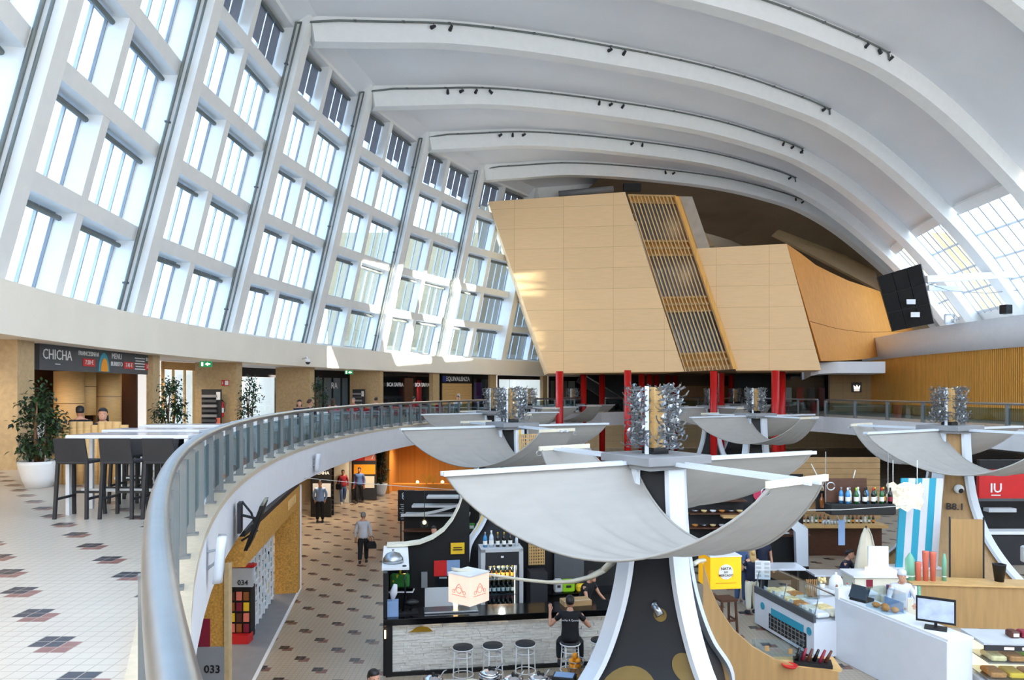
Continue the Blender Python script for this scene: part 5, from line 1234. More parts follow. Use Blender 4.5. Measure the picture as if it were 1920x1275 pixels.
# dark back bar right of fridge
t = thing('back_bar', 'dark back bar with a wicker screen and grey panel right of the fridge', 'shelf', bar_pt(3.3, 2.1, 0), rzb2)
m = MB('black'); m.box((.95, .3, 1.15), (2.6, .06, 2.3)); m.build('back_panel', t); m = MB('light_wood'); [m.box((-.05+.36*i/9-.0, 0, 1.95), (.02, .02, .7)) for i in range(10)]; [m.box((.13, .01, 1.62+.07*i), (.38, .02, .02)) for i in range(10)]; m.build('wicker_screen', t)
m = MB('grey_dark'); m.box((.95, .2, 1.55), (.72, .05, .9)); m.build('grey_panel', t); m = MB('charcoal'); m.box((.12, -.1, .75), (.4, .5, 1.5)); m.build('dark_cabinet', t); m = MB('black_gloss'); m.box((1.2, 0, .95), (1.7, .6, .05)); m.build('shelf', t)
for i, (x, c, w_, h_) in enumerate(((.62, 'grey_light', .2, .3), (.85, 'lime', .3, .28), (1.18, 'yellow', .26, .16))): m = MB(c); m.box((0, 0, h_/2), (w_, .2, h_), 0, .03); m.mat('charcoal'); m.box((0, -.101, h_*.5), (w_*.4, .006, h_*.2)); m.solo('bar_bag', '%s package behind the bar left of the seated man' % c.replace('_', ' '), 'package', bar_pt(3.3+x, 2.0, .975), rzb2)
m = MB('cardboard'); m.box((0, 0, .05), (.6, .34, .1)); m.mat('kerb_stone'); m.box((0, -.1, .101), (.58, .03, .004)); m.solo('cardboard_box', 'flat cardboard box lying on the bar right of the seated man', 'box', bar_pt(3.95, .38, 1.155), rzb2+.1)
t = thing('ham_stand', 'black ham holder with a small lamp at the left end of the bar', 'stand', bar_pt(.38, .3, 1.155), rzb2); m = MB('black'); m.box((0, 0, .02), (.5, .25, .04), .1); m.build('base', t); m = MB('black'); m.tube([(-.05, 0, .02), (0, 0, .4), (.18, -.02, .2), (.1, 0, .05)], .03, 8); m.ball((.12, 0, .2), .1, 10, 8, (1.6, .8, .7)); m.build('clamp', t); m = MB('black'); m.tube([(0, .05, .3), (-.02, .05, .8)], .02, 6); m.lathe([(.04, .95), (.07, .8)], (-.02, .05, 0), 12); m.build('lamp_stem', t); m = MB('lamp_warm'); m.ball((-.02, .05, .82), .045); m.build('bulb', t)
t = thing('tin_vase', 'pale blue tin with a paper bunch at the left end of the bar', 'vase', bar_pt(.12, .15, 1.155), rzb2); m = MB('cloth_blue'); m.box((0, 0, .15), (.24, .2, .3)); m.build('tin', t); m = MB('cloth_white'); m.tube([(0, 0, .3), (.02, 0, .45), (.06, 0, .62)], [.03, .08, .04], 8); m.build('bunch', t)
t = thing('ice_tray', 'flat steel tray with a candle glass on the bar', 'tray', bar_pt(1.3, .3, 1.155), rzb2); m = MB('steel'); m.box((0, 0, .02), (1.1, .4, .04), 0, .01); m.build('tray', t); m = MB('lamp_warm'); m.lathe([(.04, .04), (.05, .16)], (.1, 0, 0), 10); m.build('candle', t)
# bar stools
def round_stool():
    t = thing('round_stool', '', 'stool', (0, 0, 0)); m = MB('charcoal'); m.lathe([(.19, .735), (.195, .75), (.19, .765), (.002, .77)], n=24); m.build('seat', t)
    def hoop(z, r, q): m = MB('white'); m.tube([(r*math.cos(i*PI/12), r*math.sin(i*PI/12), z) for i in range(25)], q, 6); m.build('hoop', t)
    hoop(.725, .19, .014); hoop(.58, .165, .01); hoop(.22, .2, .01)
    for i in range(4): a = i*PI/2+.5; m = MB('white'); m.tube([(.175*math.cos(a), .175*math.sin(a), .72), (.215*math.cos(a), .215*math.sin(a), 0)], .013, 6); m.build('leg', t)
    return t
s0 = None
for i, (px, D, lb) in enumerate(((868, 14.35, 'left empty white-legged round stool at the stone bar'), (924, 14.45, 'middle empty white-legged round stool at the stone bar'), (985, 14.55, 'right empty white-legged round stool at the stone bar'), (1069, 14.62, 'white-legged round stool under the seated man in black'), (1126, 14.75, 'round stool half hidden behind the near column rib'))):
    if s0 is None: s0 = round_stool(); s0.location = at(px, D, 0); s0['label'] = lb
    else: dup(s0, at(px, D, 0), i*.7, lb)
q = at(1069, 14.62, -.03)
sp_ = person('man in a black lettered t-shirt sitting on a stool at the bar', q, PI-.06, 'perch', 'cloth_black', 'short', 'cloth_black', 'hair_dark', h=1.74, lean=.12, arms=(((-.2, .0, -.26), (-.06, -.24, -.22)), ((.2, .0, -.26), (.2, -.2, -.02))))
m = MB('white'); m.text('Quality & Quantity', (0, .155, 1.24), (-1, 0, 0), (0, 0, 1), .052, .004); m.build('lettering', sp_)
person('bar worker in a black t-shirt and white-tied apron bending at the right end', bar_pt(4.35, 1.35, 0), .9, 'stand', 'cloth_black', 'short', 'cloth_black', 'hair_brown', h=1.66, lean=.35, dress='cloth_navy', arms=(((-.08, -.12, -.26), (.0, -.34, -.36)), ((.08, -.12, -.26), (.0, -.34, -.36))))
# cube lamps on curved arms
def cube_lamp(lb, loc, rz, m_, s, arm, texts):
    t = thing('cube_lamp', lb, 'lamp', loc, rz); m = MB(m_); m.box((0, 0, 0), (s, s, s)); m.build('shade', t)
    m = MB('white'); m.box((0, 0, s/2+.005), (s+.02, s+.02, .02)); m.build('top_frame', t)
    if arm: m = MB('cloth_cream'); L = [V(p) for p in arm]; R = Matrix.Rotation(-rz, 3, 'Z'); L = [R@(p-V(loc)) for p in L]; m.loft([[p+V((0, -.06, -.025)), p+V((0, .06, -.025)), p+V((0, .06, .025)), p+V((0, -.06, .025))] for p in L], True, True, True); m.build('arm', t)
    return t
cq = P(879, 1100, 13.0)
armp = [P(850, 1067, 13.0), P(890, 1072, 13.1), P(930, 1079, 13.2), P(980, 1087, 13.2), P(1030, 1092, 13.1), P(1070, 1091, 13.0), P(1105, 1083, 12.9), P(1130, 1070, 12.8), P(1150, 1052, 12.6)]
cl = cube_lamp('glowing pink-white cube lamp with a drawn logo, over the bar', cq, .9, 'cube_shade', .5, armp, None)
for nx_, ny_ in ((-1, 0), (0, -1)):
    m = MB('coral'); n = V((nx_, ny_, 0)); x = V((-n.y, n.x, 0)); o_ = n*.255
    def q_(u, w): return o_+x*u+V((0, 0, w))
    m.tube([q_(-.1, -.04), q_(-.05, .05), q_(0, .1), q_(.05, .05), q_(.1, -.04)], .005, 4); m.tube([q_(.06*math.cos(i*.6), -.01+.05*math.sin(i*.6)) for i in range(12)], .004, 4); m.tube([q_(-.12+.03*math.cos(i*.7), -.04+.03*math.sin(i*.7)) for i in range(10)], .004, 4); m.tube([q_(.12+.03*math.cos(i*.7), -.04+.03*math.sin(i*.7)) for i in range(10)], .004, 4); m.tube([q_(-.16, -.1), q_(.16, -.1)], .004, 4); m.build('logo', cl)
yq = P(1349, 1067, 14.2)
yl = cube_lamp('bright yellow cube lamp with a round white lettered badge', yq, .12, 'cube_yellow', .6, [P(1322, 1050, 13.9), P(1310, 1052, 13.4), P(1300, 1058, 12.9)], None)
m = MB('label_white'); m.disc((0, -.305, .02), .14, (0, -1, 0), .006, 28); dsk = m.build('disc', yl); m = MB('dark_wood'); m.text('NATA', (0, -.315, .08), (1, 0, 0), (0, 0, 1), .075, .004, 'CENTER', .003); m.text('DO', (0, -.315, .015), (1, 0, 0), (0, 0, 1), .05, .004, 'CENTER', .003); m.text('MERCADO', (0, -.315, -.045), (1, 0, 0), (0, 0, 1), .06, .004, 'CENTER', .003); m.build('lettering', dsk); m = MB('amber'); m.box((0, -.303, -.19), (.4, .004, .008)); m.build('line', yl)
t = thing('high_stool', 'brown wooden high stool below the yellow cube lamp', 'stool', at(1360, 17.6, 0), .2); m = MB('dark_wood'); m.box((0, 0, .77), (.42, .42, .05)); m.build('seat', t)
for sx in (-1, 1):
    for sy in (-1, 1): m = MB('dark_wood'); m.bar((sx*.17, sy*.17, .76), (sx*.2, sy*.2, 0), .045); m.build('leg', t)
m = MB('dark_wood'); m.bar((-.19, -.19, .3), (.19, -.19, .3), .035); m.bar((.19, -.19, .3), (.19, .19, .3), .035); m.build('stretcher', t)

# foreground soup counter
SQ = V((0, 11.9, 0)); t = thing('soup_counter', 'dark foreground serving counter below the near sail', 'counter', at(930, 11.75, 0)); m = MB('charcoal'); m.box((-.1, 0, .46), (2.1, .8, .92)); m.build('cabinet', t); m = MB('grey_light'); m.box((-.1, 0, .94), (2.2, .9, .05), 0, .01); m.build('worktop', t)
def kettle(lb, loc, s=1):
    t = thing('soup_kettle', lb, 'kettle', loc); t.scale = (s, s, s); m = MB('black_gloss'); m.lathe([(.15, 0), (.165, .02), (.165, .22)], n=26); m.build('pot', t); m = MB('chrome'); m.lathe([(.17, .22), (.172, .26), (.16, .275)], n=26); m.build('rim', t)
    l = MB('chrome'); l.lathe([(.158, .27), (.13, .30), (.07, .325), (.002, .335)], n=26); lo = l.build('lid', t); m = MB('black'); m.ball((0, 0, .35), .028, 10, 6, (1, 1, 1.1)); m.box((.05, 0, .335), (.07, .05, .02)); m.build('knob', lo); m = MB('steel'); m.tube([(.1, .05, .29), (.16, .09, .36), (.2, .12, .37)], .009, 6); m.build('ladle', t)
    return t
for px, D, lb in ((1010, 11.55, 'rightmost black soup kettle with chrome lid'), (962, 11.5, 'second black soup kettle from the right'), (918, 11.75, 'third black soup kettle from the right, partly behind'), (812, 11.5, 'leftmost soup kettle at the bottom edge')): kettle(lb, at(px, D, .965))
for i, (px, D) in enumerate(((884, 11.9), (898, 11.55))): m = MB('cloth_cream'); m.lathe([(.05, 0), (.075, .04), (.1, .09), (.095, .09), (.07, .04), (.002, .03)], n=20); m.mat('grey_light'); m.lathe([(.052, 0), (.056, .006)], n=20); m.solo('bowl', 'pale bowl beside the kettles, %s one' % ('rear' if i == 0 else 'front'), 'bowl', at(px, D, .965))
t = thing('steel_tray', 'round glass-topped steel tray at the left of the soup counter', 'tray', at(853, 11.75, .965)); m = MB('steel'); m.lathe([(.2, 0), (.24, .03), (.23, .035), (.19, .01)], n=28); m.build('rim', t); m = MB('chrome'); m.lathe([(.1, .02), (.08, .08), (.002, .11)], n=20); m.build('lid', t)
for i, px in enumerate((938, 986)): m = MB('cloth_blue'); m.lathe([(.028, 0), (.035, .16), (.03, .16), (.024, .02)], n=14); m.mat('white'); m.lathe([(.036, .15), (.036, .162)], n=14, caps=False); m.solo('paper_cup', 'pale tall cup %s the two right kettles' % ('left of' if i == 0 else 'between'), 'cup', at(px, 11.4, .965))
t = thing('tissue_box', 'black napkin box with a pale lilac top beside the oranges', 'box', at(1058, 11.75, .965), -.25); m = MB('black'); m.box((0, 0, .12), (.36, .26, .24), 0, .015); m.build('case', t); m = MB('cloth_blue'); m.box((0, 0, .243), (.3, .2, .01)); m.build('top', t)
t = thing('fruit_basket', 'wire basket of oranges beside the near column rib', 'basket', at(1078, 12.5, .965)); m = MB('steel')
for z, r in ((.0, .1), (.1, .14), (.2, .16)): m.tube([(r*math.cos(i*PI/8), r*math.sin(i*PI/8), z+.01) for i in range(17)], .006, 5)
for i in range(8): a = i*PI/4; m.tube([(.1*math.cos(a), .1*math.sin(a), .01), (.16*math.cos(a), .16*math.sin(a), .21)], .005, 5)
m.build('wire_frame', t)
og = None
for i, (x, y, z) in enumerate(((-.06, 0, .1), (.06, .02, .1), (0, -.07, .11), (0, .06, .12), (-.05, -.02, .19), (.05, -.03, .2), (0, .05, .21), (.0, -.01, .28))):
    q = at(1078, 12.5, .965)+V((x, y, z))
    if og is None: m = MB('orange_fruit'); m.ball((0, 0, 0), .052, 14, 10); m.mat('green'); m.ball((0, 0, .05), .007, 6, 4); og = m.solo('orange', 'orange fruit piled in the wire basket', 'fruit', q, 0, 'oranges in the basket')
    else: o = og.copy(); COL.objects.link(o); o.location = q; o.rotation_euler = (i, i*.7, 0)
m = MB('ply_wood'); m.box((0, 0, .48), (.4, .4, .96)); m.mat('dark_wood'); m.box((0, -.202, .5), (.34, .01, .8)); m.solo('side_stand', 'small wooden stand under the basket of oranges', 'stand', at(1078, 12.5, 0))
# ================================================================== right-hand stalls
def frame(o, d):     # x along d, y to the right-hand back
    d = V(d).normalized(); return V(o), math.atan2(d.y, d.x), Matrix.Rotation(math.atan2(d.y, d.x), 3, 'Z')
ga, grz, gR = frame((5.86, 18.1, 0), (.19, -.98, 0))
def gp(u, w, z): return ga+gR@V((u, w, z))      # w>0 is away to the right
t = thing('gelato_case', 'glass-topped ice cream case with white front and turquoise blocks', 'display', ga, grz); GL = 2.45
m = MB('white_gloss'); m.box((GL/2, .5, .42), (GL, .95, .74)); m.build('cabinet', t); m = MB('charcoal'); m.box((GL/2, .5, .03), (GL-.1, .85, .06)); m.build('plinth', t)
m = MB('grey_dark'); m.box((GL/2, .04, .86), (GL, .06, .16)); m.build('dark_band', t)
m = MB('black'); m.box((GL*.58, .02, .30), (1.5, .02, .34)); g_ = m.build('grille', t); m = MB('grey'); [m.box((GL*.58-.66+i*.146, .008, .3), (.02, .01, .3)) for i in range(10)]; [m.box((GL*.58, .008, .2+i*.1), (1.44, .01, .012)) for i in range(3)]; m.build('grille_bars', g_)
m = MB('turquoise'); m.box((GL*.58, .015, .54), (1.3, .014, .16)); m.build('turquoise_block', t)
for x in (.38, 2.28): m = MB('turquoise'); m.disc((x, .02, .56), .085, (0, -1, 0), .012, 20); m.build('turquoise_dot', t)
k = 0
for i in range(6):
    for j in range(2):
        m = MB(('cream_food', 'cloth_cream', 'cream_food', 'pastry', 'cloth_cream', 'white')[(i+j*2) % 6]); m.box((.3+i*.37, .34+j*.36, .88), (.33, .32, .1), 0, .03); tb = m.build('ice_cream_tub', t)
        m = MB('white'); m.box((.3+i*.37, .14+j*.01, .955), (.12, .012, .07)); 
        if j == 0: m.build('price_card', tb)
m = MB('glass'); m.quad((0, .02, .94), (GL, .02, .94), (GL, .12, 1.28), (0, .12, 1.28)); m.quad((0, .12, 1.28), (GL, .12, 1.28), (GL, .62, 1.34), (0, .62, 1.34)); m.build('glass_guard', t)
m = MB('steel'); [m.bar((x, .05, .94), (x, .14, 1.3), .015) for x in (.02, GL*.5, GL-.02)]; m.build('glass_brackets', t)
m = MB('steel'); m.box((GL/2, .6, 1.3), (GL-.1, .03, .02)); m.build('light_strip', t)
# white till counter
wc, wrz, wR = frame((6.85, 15.85, 0), (.26, -.965, 0))
t = thing('till_counter', 'tall plain white till counter running towards the camera', 'counter', wc, wrz); m = MB('white_gloss'); m.box((1.45, .28, .64), (2.9, .56, 1.28), 0, .01); m.build('body', t); m = MB('white'); m.box((1.45, .30, 1.3), (2.9, .56, .04)); m.build('top', t); m = MB('white'); m.box((.06, .15, 1.38), (.12, .3, .24)); m.build('raised_end', t)
def wp(u, w, z): return wc+wR@V((u, w, z))
t = thing('till_screen', 'black touchscreen till on the white counter', 'till', wp(.45, .3, 1.32), wrz+.3); m = MB('black'); m.box((0, 0, .03), (.36, .3, .06)); m.build('base', t); m = MB('black_gloss'); m.hexa([V(p) for p in ((-.2, -.16, .06), (.2, -.16, .06), (.2, -.13, .06), (-.2, -.13, .06), (-.2, -.02, .3), (.2, -.02, .3), (.2, .01, .3), (-.2, .01, .3))]); m.build('screen', t)
t = thing('pastry_box', 'clear glass box of pastries on the white till counter', 'display', wp(1.15, .27, 1.32), wrz); m = MB('glass'); m.box((0, 0, .2), (.6, .42, .4)); m.build('glass', t); m = MB('pastry'); [m.ball((-.2+.13*i, -.05+.1*(i % 2), .06), .075, 8, 6, (1.2, 1, .7)) for i in range(4)]; m.build('pastries', t); m = MB('cloth_blue'); m.box((0, .2, .1), (.5, .01, .2)); m.build('price_card', t)
t = thing('counter_monitor', 'black flat monitor standing on the near end of the white counter', 'monitor', wp(2.35, .3, 1.32), wrz+.75); m = MB('black'); m.box((0, 0, .015), (.36, .26, .03)); m.build('foot', t); m = MB('black'); m.bar((0, .03, .03), (0, .03, .25), .05); m.box((0, 0, .34), (.64, .04, .46)); m.build('panel', t); m = MB('screen_lit'); m.box((0, -.022, .34), (.58, .006, .38)); m.build('screen', t)
person('baker in a white coat and white cap behind the till counter', at(1686, 16.4, 0)+V((0, .0, .0)), -.1, 'stand', 'cloth_white', 'long', 'cloth_grey', 'hair_dark', h=1.74, cap='cloth_white', lean=.18, arms=(((-.1, -.08, -.27), (.02, -.3, -.33)), ((.1, -.08, -.27), (-.02, -.3, -.33))))
# lit cake display at the right edge
t = thing('cake_display', 'glass cake display with glowing shelves at the bottom right edge', 'display', (9.75, 13.2, 0), -.08); m = MB('white_gloss'); m.box((0, 0, .3), (3.0, .9, .6)); m.build('base', t); m = MB('case_glow'); m.box((0, .35, .86), (2.9, .04, .5)); m.build('lit_back', t)
for z in (.66, .95): m = MB('steel'); m.box((0, 0, z), (2.9, .75, .02)); m.build('shelf', t)
rnd = random.Random(8)
for i in range(9):
    for z in (.67, .96): m = MB(('choc', 'pastry', 'cream_food', 'yellow', 'red', 'lime')[rnd.randint(0, 5)]); m.box((-1.25+i*.31, -.12, z+.05), (.26, .4, .09), 0, .02); m.build('cake_row', t)
m = MB('glass'); m.quad((-1.48, -.44, .6), (1.48, -.44, .6), (1.48, -.3, 1.22), (-1.48, -.3, 1.22)); m.build('front_glass', t); m = MB('grey_light'); m.box((0, .1, 1.25), (3.0, .8, .05)); m.build('top', t); m = MB('charcoal'); m.box((-.2, -.31, 1.2), (2.6, .04, .09)); hd = m.build('price_rail', t); m = MB('lamp_white'); [m.box((-1.1+i*.3, -.335, 1.2), (.16, .008, .04)) for i in range(7)]; m.build('price_tags', hd)
for i in range(6): m = MB(('choc', 'maroon', 'red', 'coral', 'choc', 'pastry')[i]); m.box((0, 0, .06), (.16, .2, .12), 0, .02); m.mat('label_white'); m.box((0, -.102, .06), (.1, .005, .06)); m.solo('cake_box', 'small clear box of %s cakes on the display top, %s from left' % (('dark', 'maroon', 'red', 'coral', 'brown', 'golden')[i], ('first', 'second', 'third', 'fourth', 'fifth', 'sixth')[i]), 'box', V((8.95+i*.19, 13.35, 1.276)))
# plywood bench behind, with cup stacks and bottles
t = thing('plywood_bench', 'plywood back bench across the base of the numbered column', 'bench', (11.2, 18.1, 0), -.12); m = MB('ply_wood'); m.box((.45, 0, .5), (3.9, .6, 1.0)); m.build('cabinet', t); m = MB('light_wood'); m.box((.45, 0, 1.02), (4.0, .7, .04)); m.build('top', t)
bR = Matrix.Rotation(-.12, 3, 'Z')
def bp(x, y): return V((11.2, 18.1, 1.04))+bR@V((x, y, 0))
for i, (x, h_) in enumerate(((-1.3, .45), (-1.13, .72), (-.96, .7))):
    m = MB('coral'); m.lathe([(.055, 0), (.075, h_-.02), (.078, h_)], n=16)
    for q in range(int(h_/.05)): m.lathe([(.062+.016*q*.05/h_, .03+q*.05), (.066+.016*q*.05/h_, .036+q*.05)], n=16, caps=False)
    m.solo('cup_stack', '%s stack of coral paper cups' % ('short left', 'tall middle', 'tall right')[i], 'cups', bp(x, -.05))
for i, (x, lb) in enumerate(((-1.47, 'thick mint green roll behind the baker'), (-.68, 'slim pointed mint green roll right of the coral cups'))): m = MB('mint'); r = .11 if i == 0 else .05; m.lathe([(r, 0), (r, .5), (.02, .66)], n=16); m.mat('white'); m.lathe([(r*1.01, .1), (r*1.01, .12)], n=16, caps=False); m.solo('paper_roll', lb, 'roll', bp(x, 0))
t = thing('black_bin', 'black bin hung beside the tall plywood flap', 'bin', bp(.62, .1)); m = MB('black'); m.lathe([(.1, 0), (.15, .4), (.155, .42), (.12, .42), (.08, .05)], n=16); m.build('bucket', t)
t = thing('towel_dispenser', 'grey paper towel dispenser right of the black bin', 'dispenser', bp(1.35, .25)+V((0, 0, .45))); m = MB('grey_light'); m.box((0, 0, .2), (.3, .18, .4), 0, .03); m.build('case', t); m = MB('white'); m.box((0, -.05, -.04), (.16, .02, .08)); m.build('paper', t)
m = MB('ply_wood'); m.box((0, 0, 1.22), (.75, .08, 2.44)); m.mat('charcoal'); m.box((-.4, -.03, 1.4), (.03, .03, 2.2)); m.box((.4, -.03, 1.5), (.03, .03, 2.0)); m.mat('light_wood'); m.box((0, -.045, .75), (.6, .02, .02)); m.solo('plywood_flap', 'tall narrow plywood flap panel with dark edge rods on the numbered column', 'panel', (11.4, 18.75, .0), -.12)
for i in range(9):
    k_ = (('amber', 'red', 'white'), ('bottle_clear', 'white', 'label_white'), ('bottle_clear', 'grey', 'mint'), ('bottle_green', 'yellow', 'label_white'), ('amber', 'black', 'label_orange'), ('red', 'white', 'label_white'), ('yellow', 'red', 'label_white'), ('bottle_clear', 'blue_sign', 'label_white'), ('bottle_dark', 'white', 'red'))[i]
    put_bottle(k_, bp(1.2+i*.125, -.2), '%s-bodied small bottle on the right plywood bench, %s from left' % (k_[0].replace('bottle_', ''), ('first', 'second', 'third', 'fourth', 'fifth', 'sixth', 'seventh', 'eighth', 'ninth')[i]), None, .85)
t = thing('helmet_bag', 'round black bag on the plywood bench at the right', 'bag', bp(1.95, .12)); m = MB('black'); m.ball((0, 0, .16), .19, 14, 10, (1.2, .8, .85)); m.build('body', t); m = MB('black'); m.tube([(-.06, 0, .3), (0, 0, .4), (.06, 0, .3)], .02, 6); m.build('handle', t)
# dome camera on the plywood column
q = V(tr2.location)+face_pt(.62, 2.9)+nrm*.1; t = thing('dome_camera', 'white dome camera on the plywood column above its number', 'camera', q); m = MB('white'); m.ball((0, 0, 0), .13, 14, 10); m.build('housing', t); m = MB('black'); m.ball((0, -.08, -.03), .075, 12, 8); m.build('lens', t)
# curved plywood wing of the near canopy with ledge
t = thing('curved_wing', 'low plywood partition with a swooping top edge right of the navy column', 'partition', (3.25, 12.7, 0)); L = []
cv = [(0, 2.75), (.12, 2.3), (.28, 1.95), (.5, 1.62), (.8, 1.36), (1.15, 1.17), (1.6, 1.06), (2.15, 1.03)]
m = MB('ply_wood'); m.prism([(0, 0, 0), (2.15, -.35, 0)]+[(x, -x*.163, z) for x, z in reversed(cv)], (.02, .07, 0)); m.build('panel', t); m = MB('light_wood'); m.prism([(.9, -.12, 1.03), (2.2, -.36, 1.03), (2.3, .2, 1.03), (1.0, .2, 1.03)], (0, 0, .05)); m.build('ledge', t)
t = thing('card_stand', 'clear glass pane with small cards above the plywood partition', 'display', (4.15, 12.75, 1.03)); m = MB('glass'); m.box((.4, 0, .2), (.9, .01, .4)); m.build('pane', t); m = MB('ply_wood'); m.box((.2, -.01, .25), (.07, .01, .09)); m.box((.6, -.01, .2), (.07, .01, .09)); m.build('card', t); m = MB('steel'); m.bar((.0, 0, 0), (0, 0, .44), .015); m.build('bracket', t)
t = thing('utensil_rack', 'dark tray of bottles and tongs on the plywood ledge', 'rack', (5.05, 12.55, 1.08), -.3); m = MB('black'); m.box((0, 0, .03), (.6, .3, .06)); m.build('tray', t)
for i in range(6): m = MB(('black_gloss', 'maroon', 'choc')[i % 3]); m.tube([(-.25+i*.09, -.05+.03*(i % 2), .06), (-.2+i*.1, .0, .26)], [.035, .02], 8); m.build('utensil', t)
m = MB('red'); m.lathe([(.1, 0), (.13, .04), (.12, .04), (.09, .01)], n=18); m.solo('red_dish', 'shallow red dish at the left of the utensil tray', 'dish', (4.62, 12.42, 1.08))
# high table with three people, further back
t = thing('high_table', 'white high table with three people around it', 'table', at(1448, 19.6, 0)); m = MB('white_gloss'); m.box((0, 0, 1.05), (1.5, .7, .05)); m.build('tabletop', t)
for sx in (-1, 1): m = MB('charcoal'); m.box((sx*.6, 0, .51), (.06, .4, 1.02)); m.build('leg', t)
person('woman with dark short hair in a blue scarf and jeans at the high table', at(1389, 19.9, 0), PI-.6, 'stand', 'cloth_denim', 'long', 'cloth_denim', 'hair_brown', h=1.68, arms=(None, ((.05, -.1, -.26), (-.05, -.34, -.24))))
person('blond woman in a navy top and pale trousers at the high table', at(1410, 19.0, 0), PI+.2, 'stand', 'cloth_navy', 'short', 'cloth_cream', 'hair_blond', True, h=1.64, arms=(((-.05, -.1, -.26), (.05, -.34, -.24)), ((.05, -.1, -.26), (-.05, -.34, -.24))))
person('grey-haired man in a dark t-shirt looking down at the high table', at(1427, 20.4, 0), .1, 'stand', 'cloth_navy', 'short', 'cloth_black', 'hair_grey', h=1.78, lean=.15)
t = thing('menu_stand', 'white printed menu sheet standing before the blond woman', 'sign', at(1430, 18.6, 1.0), -.2); m = MB('white'); m.box((0, 0, .2), (.36, .03, .46)); m.build('sheet', t); m = MB('grey_light'); [m.box((-.1+.2*(i % 2), -.018, .06+.1*(i//2)), (.12, .006, .06)) for i in range(8)]; m.build('pictures', t)
t = thing('menu_post', 'charcoal post carrying the printed menu sheet', 'stand', at(1430, 18.6, 0)); m = MB('charcoal'); m.bar((0, 0, .02), (0, 0, .97), .05); m.build('post', t); m = MB('charcoal'); m.box((0, 0, .01), (.3, .3, .02)); m.build('foot', t)
# dark stall with white end panel
t = thing('dark_stall', 'dark stall counter with magenta signs behind the three people', 'counter', at(1432, 22.6, 0)); m = MB('black'); m.box((.1, 0, .65), (2.3, .6, 1.3)); m.build('front', t); m = MB('dark_wood'); m.box((.1, 0, 1.33), (2.4, .7, .06)); m.build('worktop', t); m = MB('black'); m.box((.85, 1.2, 1.5), (1.6, .06, 3.0)); m.build('back_wall', t)
for x, z, w_, h_ in ((-.5, 1.08, .3, .3), (-.1, 1.08, .3, .3)): m = MB('coral'); m.box((x, -.31, z), (w_, .02, h_)); m.build('sign', t)
m = MB('cloth_pink'); m.disc((.25, 1.15, 2.35), .2, (0, -1, 0), .02); m.build('pink_disc', t); m = MB('light_wood'); m.box((-.55, .6, 1.75), (1.1, .4, .05)); m.build('shelf', t)
m = MB('light_wood'); m.box((0, 0, .09), (.4, .25, .18)); m.mat('dark_wood'); m.box((0, -.127, .1), (.12, .006, .08)); m.solo('wooden_crate', 'small pale wooden crate on the dark stall worktop', 'crate', at(1418, 22.5, 1.36))
m = MB('white'); m.lathe([(.03, 0), (.16, .03), (.16, .045), (.04, .06), (.05, .12), (.002, .13)], n=20); m.solo('serving_dish', 'white lidded dish on the dark stall worktop', 'dish', at(1470, 22.4, 1.36))
m = MB('alu_white'); pl = [(1452, 940), (1478, 938), (1487, 968), (1503, 985), (1515, 992), (1516, 1062), (1494, 1062), (1492, 998), (1478, 984), (1463, 966)]; m.prism([P(x, y, 21.6) for x, y in pl], (.12, .5, 0)); m.solo('white_end_panel', 'white kinked end panel right of the dark stall', 'panel')
t = thing('table_lamp', 'glowing cream lampshade above the white kinked panel', 'lamp', at(1462, 22.4, 2.35)); m = MB('shade_glow'); m.lathe([(.3, 0), (.14, .34), (.02, .36)], n=20, caps=False); m.build('shade', t); m = MB('charcoal'); m.tube([(0, 0, .36), (0, 0, .9)], .015, 5); m.build('cord', t)
# long back bar with shelves
t = thing('back_bar', 'wooden back bar with pale plank wall and shelves of bottles', 'shelf', at(1560, 25.5, 0)); m = MB('light_wood'); m.box((0, .1, 1.05), (3.6, .7, .1)); m.build('worktop', t); m = MB('dark_wood'); m.box((0, .3, .5), (3.5, .4, 1.0)); m.build('cabinet', t); m = MB('cardboard'); [m.box((0, .95, 1.2+i*.2), (4.2, .05, .19)) for i in range(11)]; m.build('plank_wall', t)
for z, x, w_ in ((1.85, -.75, 1.7), (2.35, -.6, 1.2), (1.75, 1.0, 1.4)): m = MB('dark_wood'); m.box((x, .7, z), (w_, .3, .04)); m.build('shelf', t)
bb = at(1560, 25.5, 0); kinds = [('bottle_dark', 'foil_gold', 'label_white'), ('bottle_green', 'black', 'label_white'), ('amber', 'black', 'label_white'), ('bottle_clear', 'black', 'label_white'), ('bottle_dark', 'red', 'label_orange')]
for z, x0, n in ((1.875, -1.5, 11), (2.375, -1.1, 7), (1.775, .4, 8), (1.105, -1.6, 12), (1.105, .5, 8)):
    for i in range(n): put_bottle(kinds[(i*3+n) % 5], bb+V((x0+i*.14, .68 if z > 1.2 else .15, z)), 'bottle among those on the wooden back bar, %s' % ('on the worktop' if z < 1.2 else ('upper left shelf' if z > 2.2 else ('left shelf' if x0 < 0 else 'right shelf'))), 'back bar bottles %s' % ('worktop' if z < 1.2 else ('top' if z > 2.2 else ('left' if x0 < 0 else 'right'))), 1.0)
for i in range(8): m = MB('bottle_clear'); m.lathe([(.03, 0), (.04, .12), (.036, .12), (.027, .01)], n=12); m.solo('drinking_glass', 'clear tumbler in a row on the wooden back bar', 'glass', bb+V((-.35+i*.1, -.12, 1.105)), 0, 'tumblers on the back bar')
t = thing('framed_picture', 'dark framed picture left of the hanging bottle shelf', 'picture', at(1540, 18.0, 3.0)); m = MB('black'); m.box((0, 0, 0), (.26, .05, .5)); m.build('frame', t); m = MB('amber'); m.lathe([(.05, -.15), (.06, .05), (.02, .12), (.02, .2)], (0, -.03, 0), 10); m.build('motif', t)
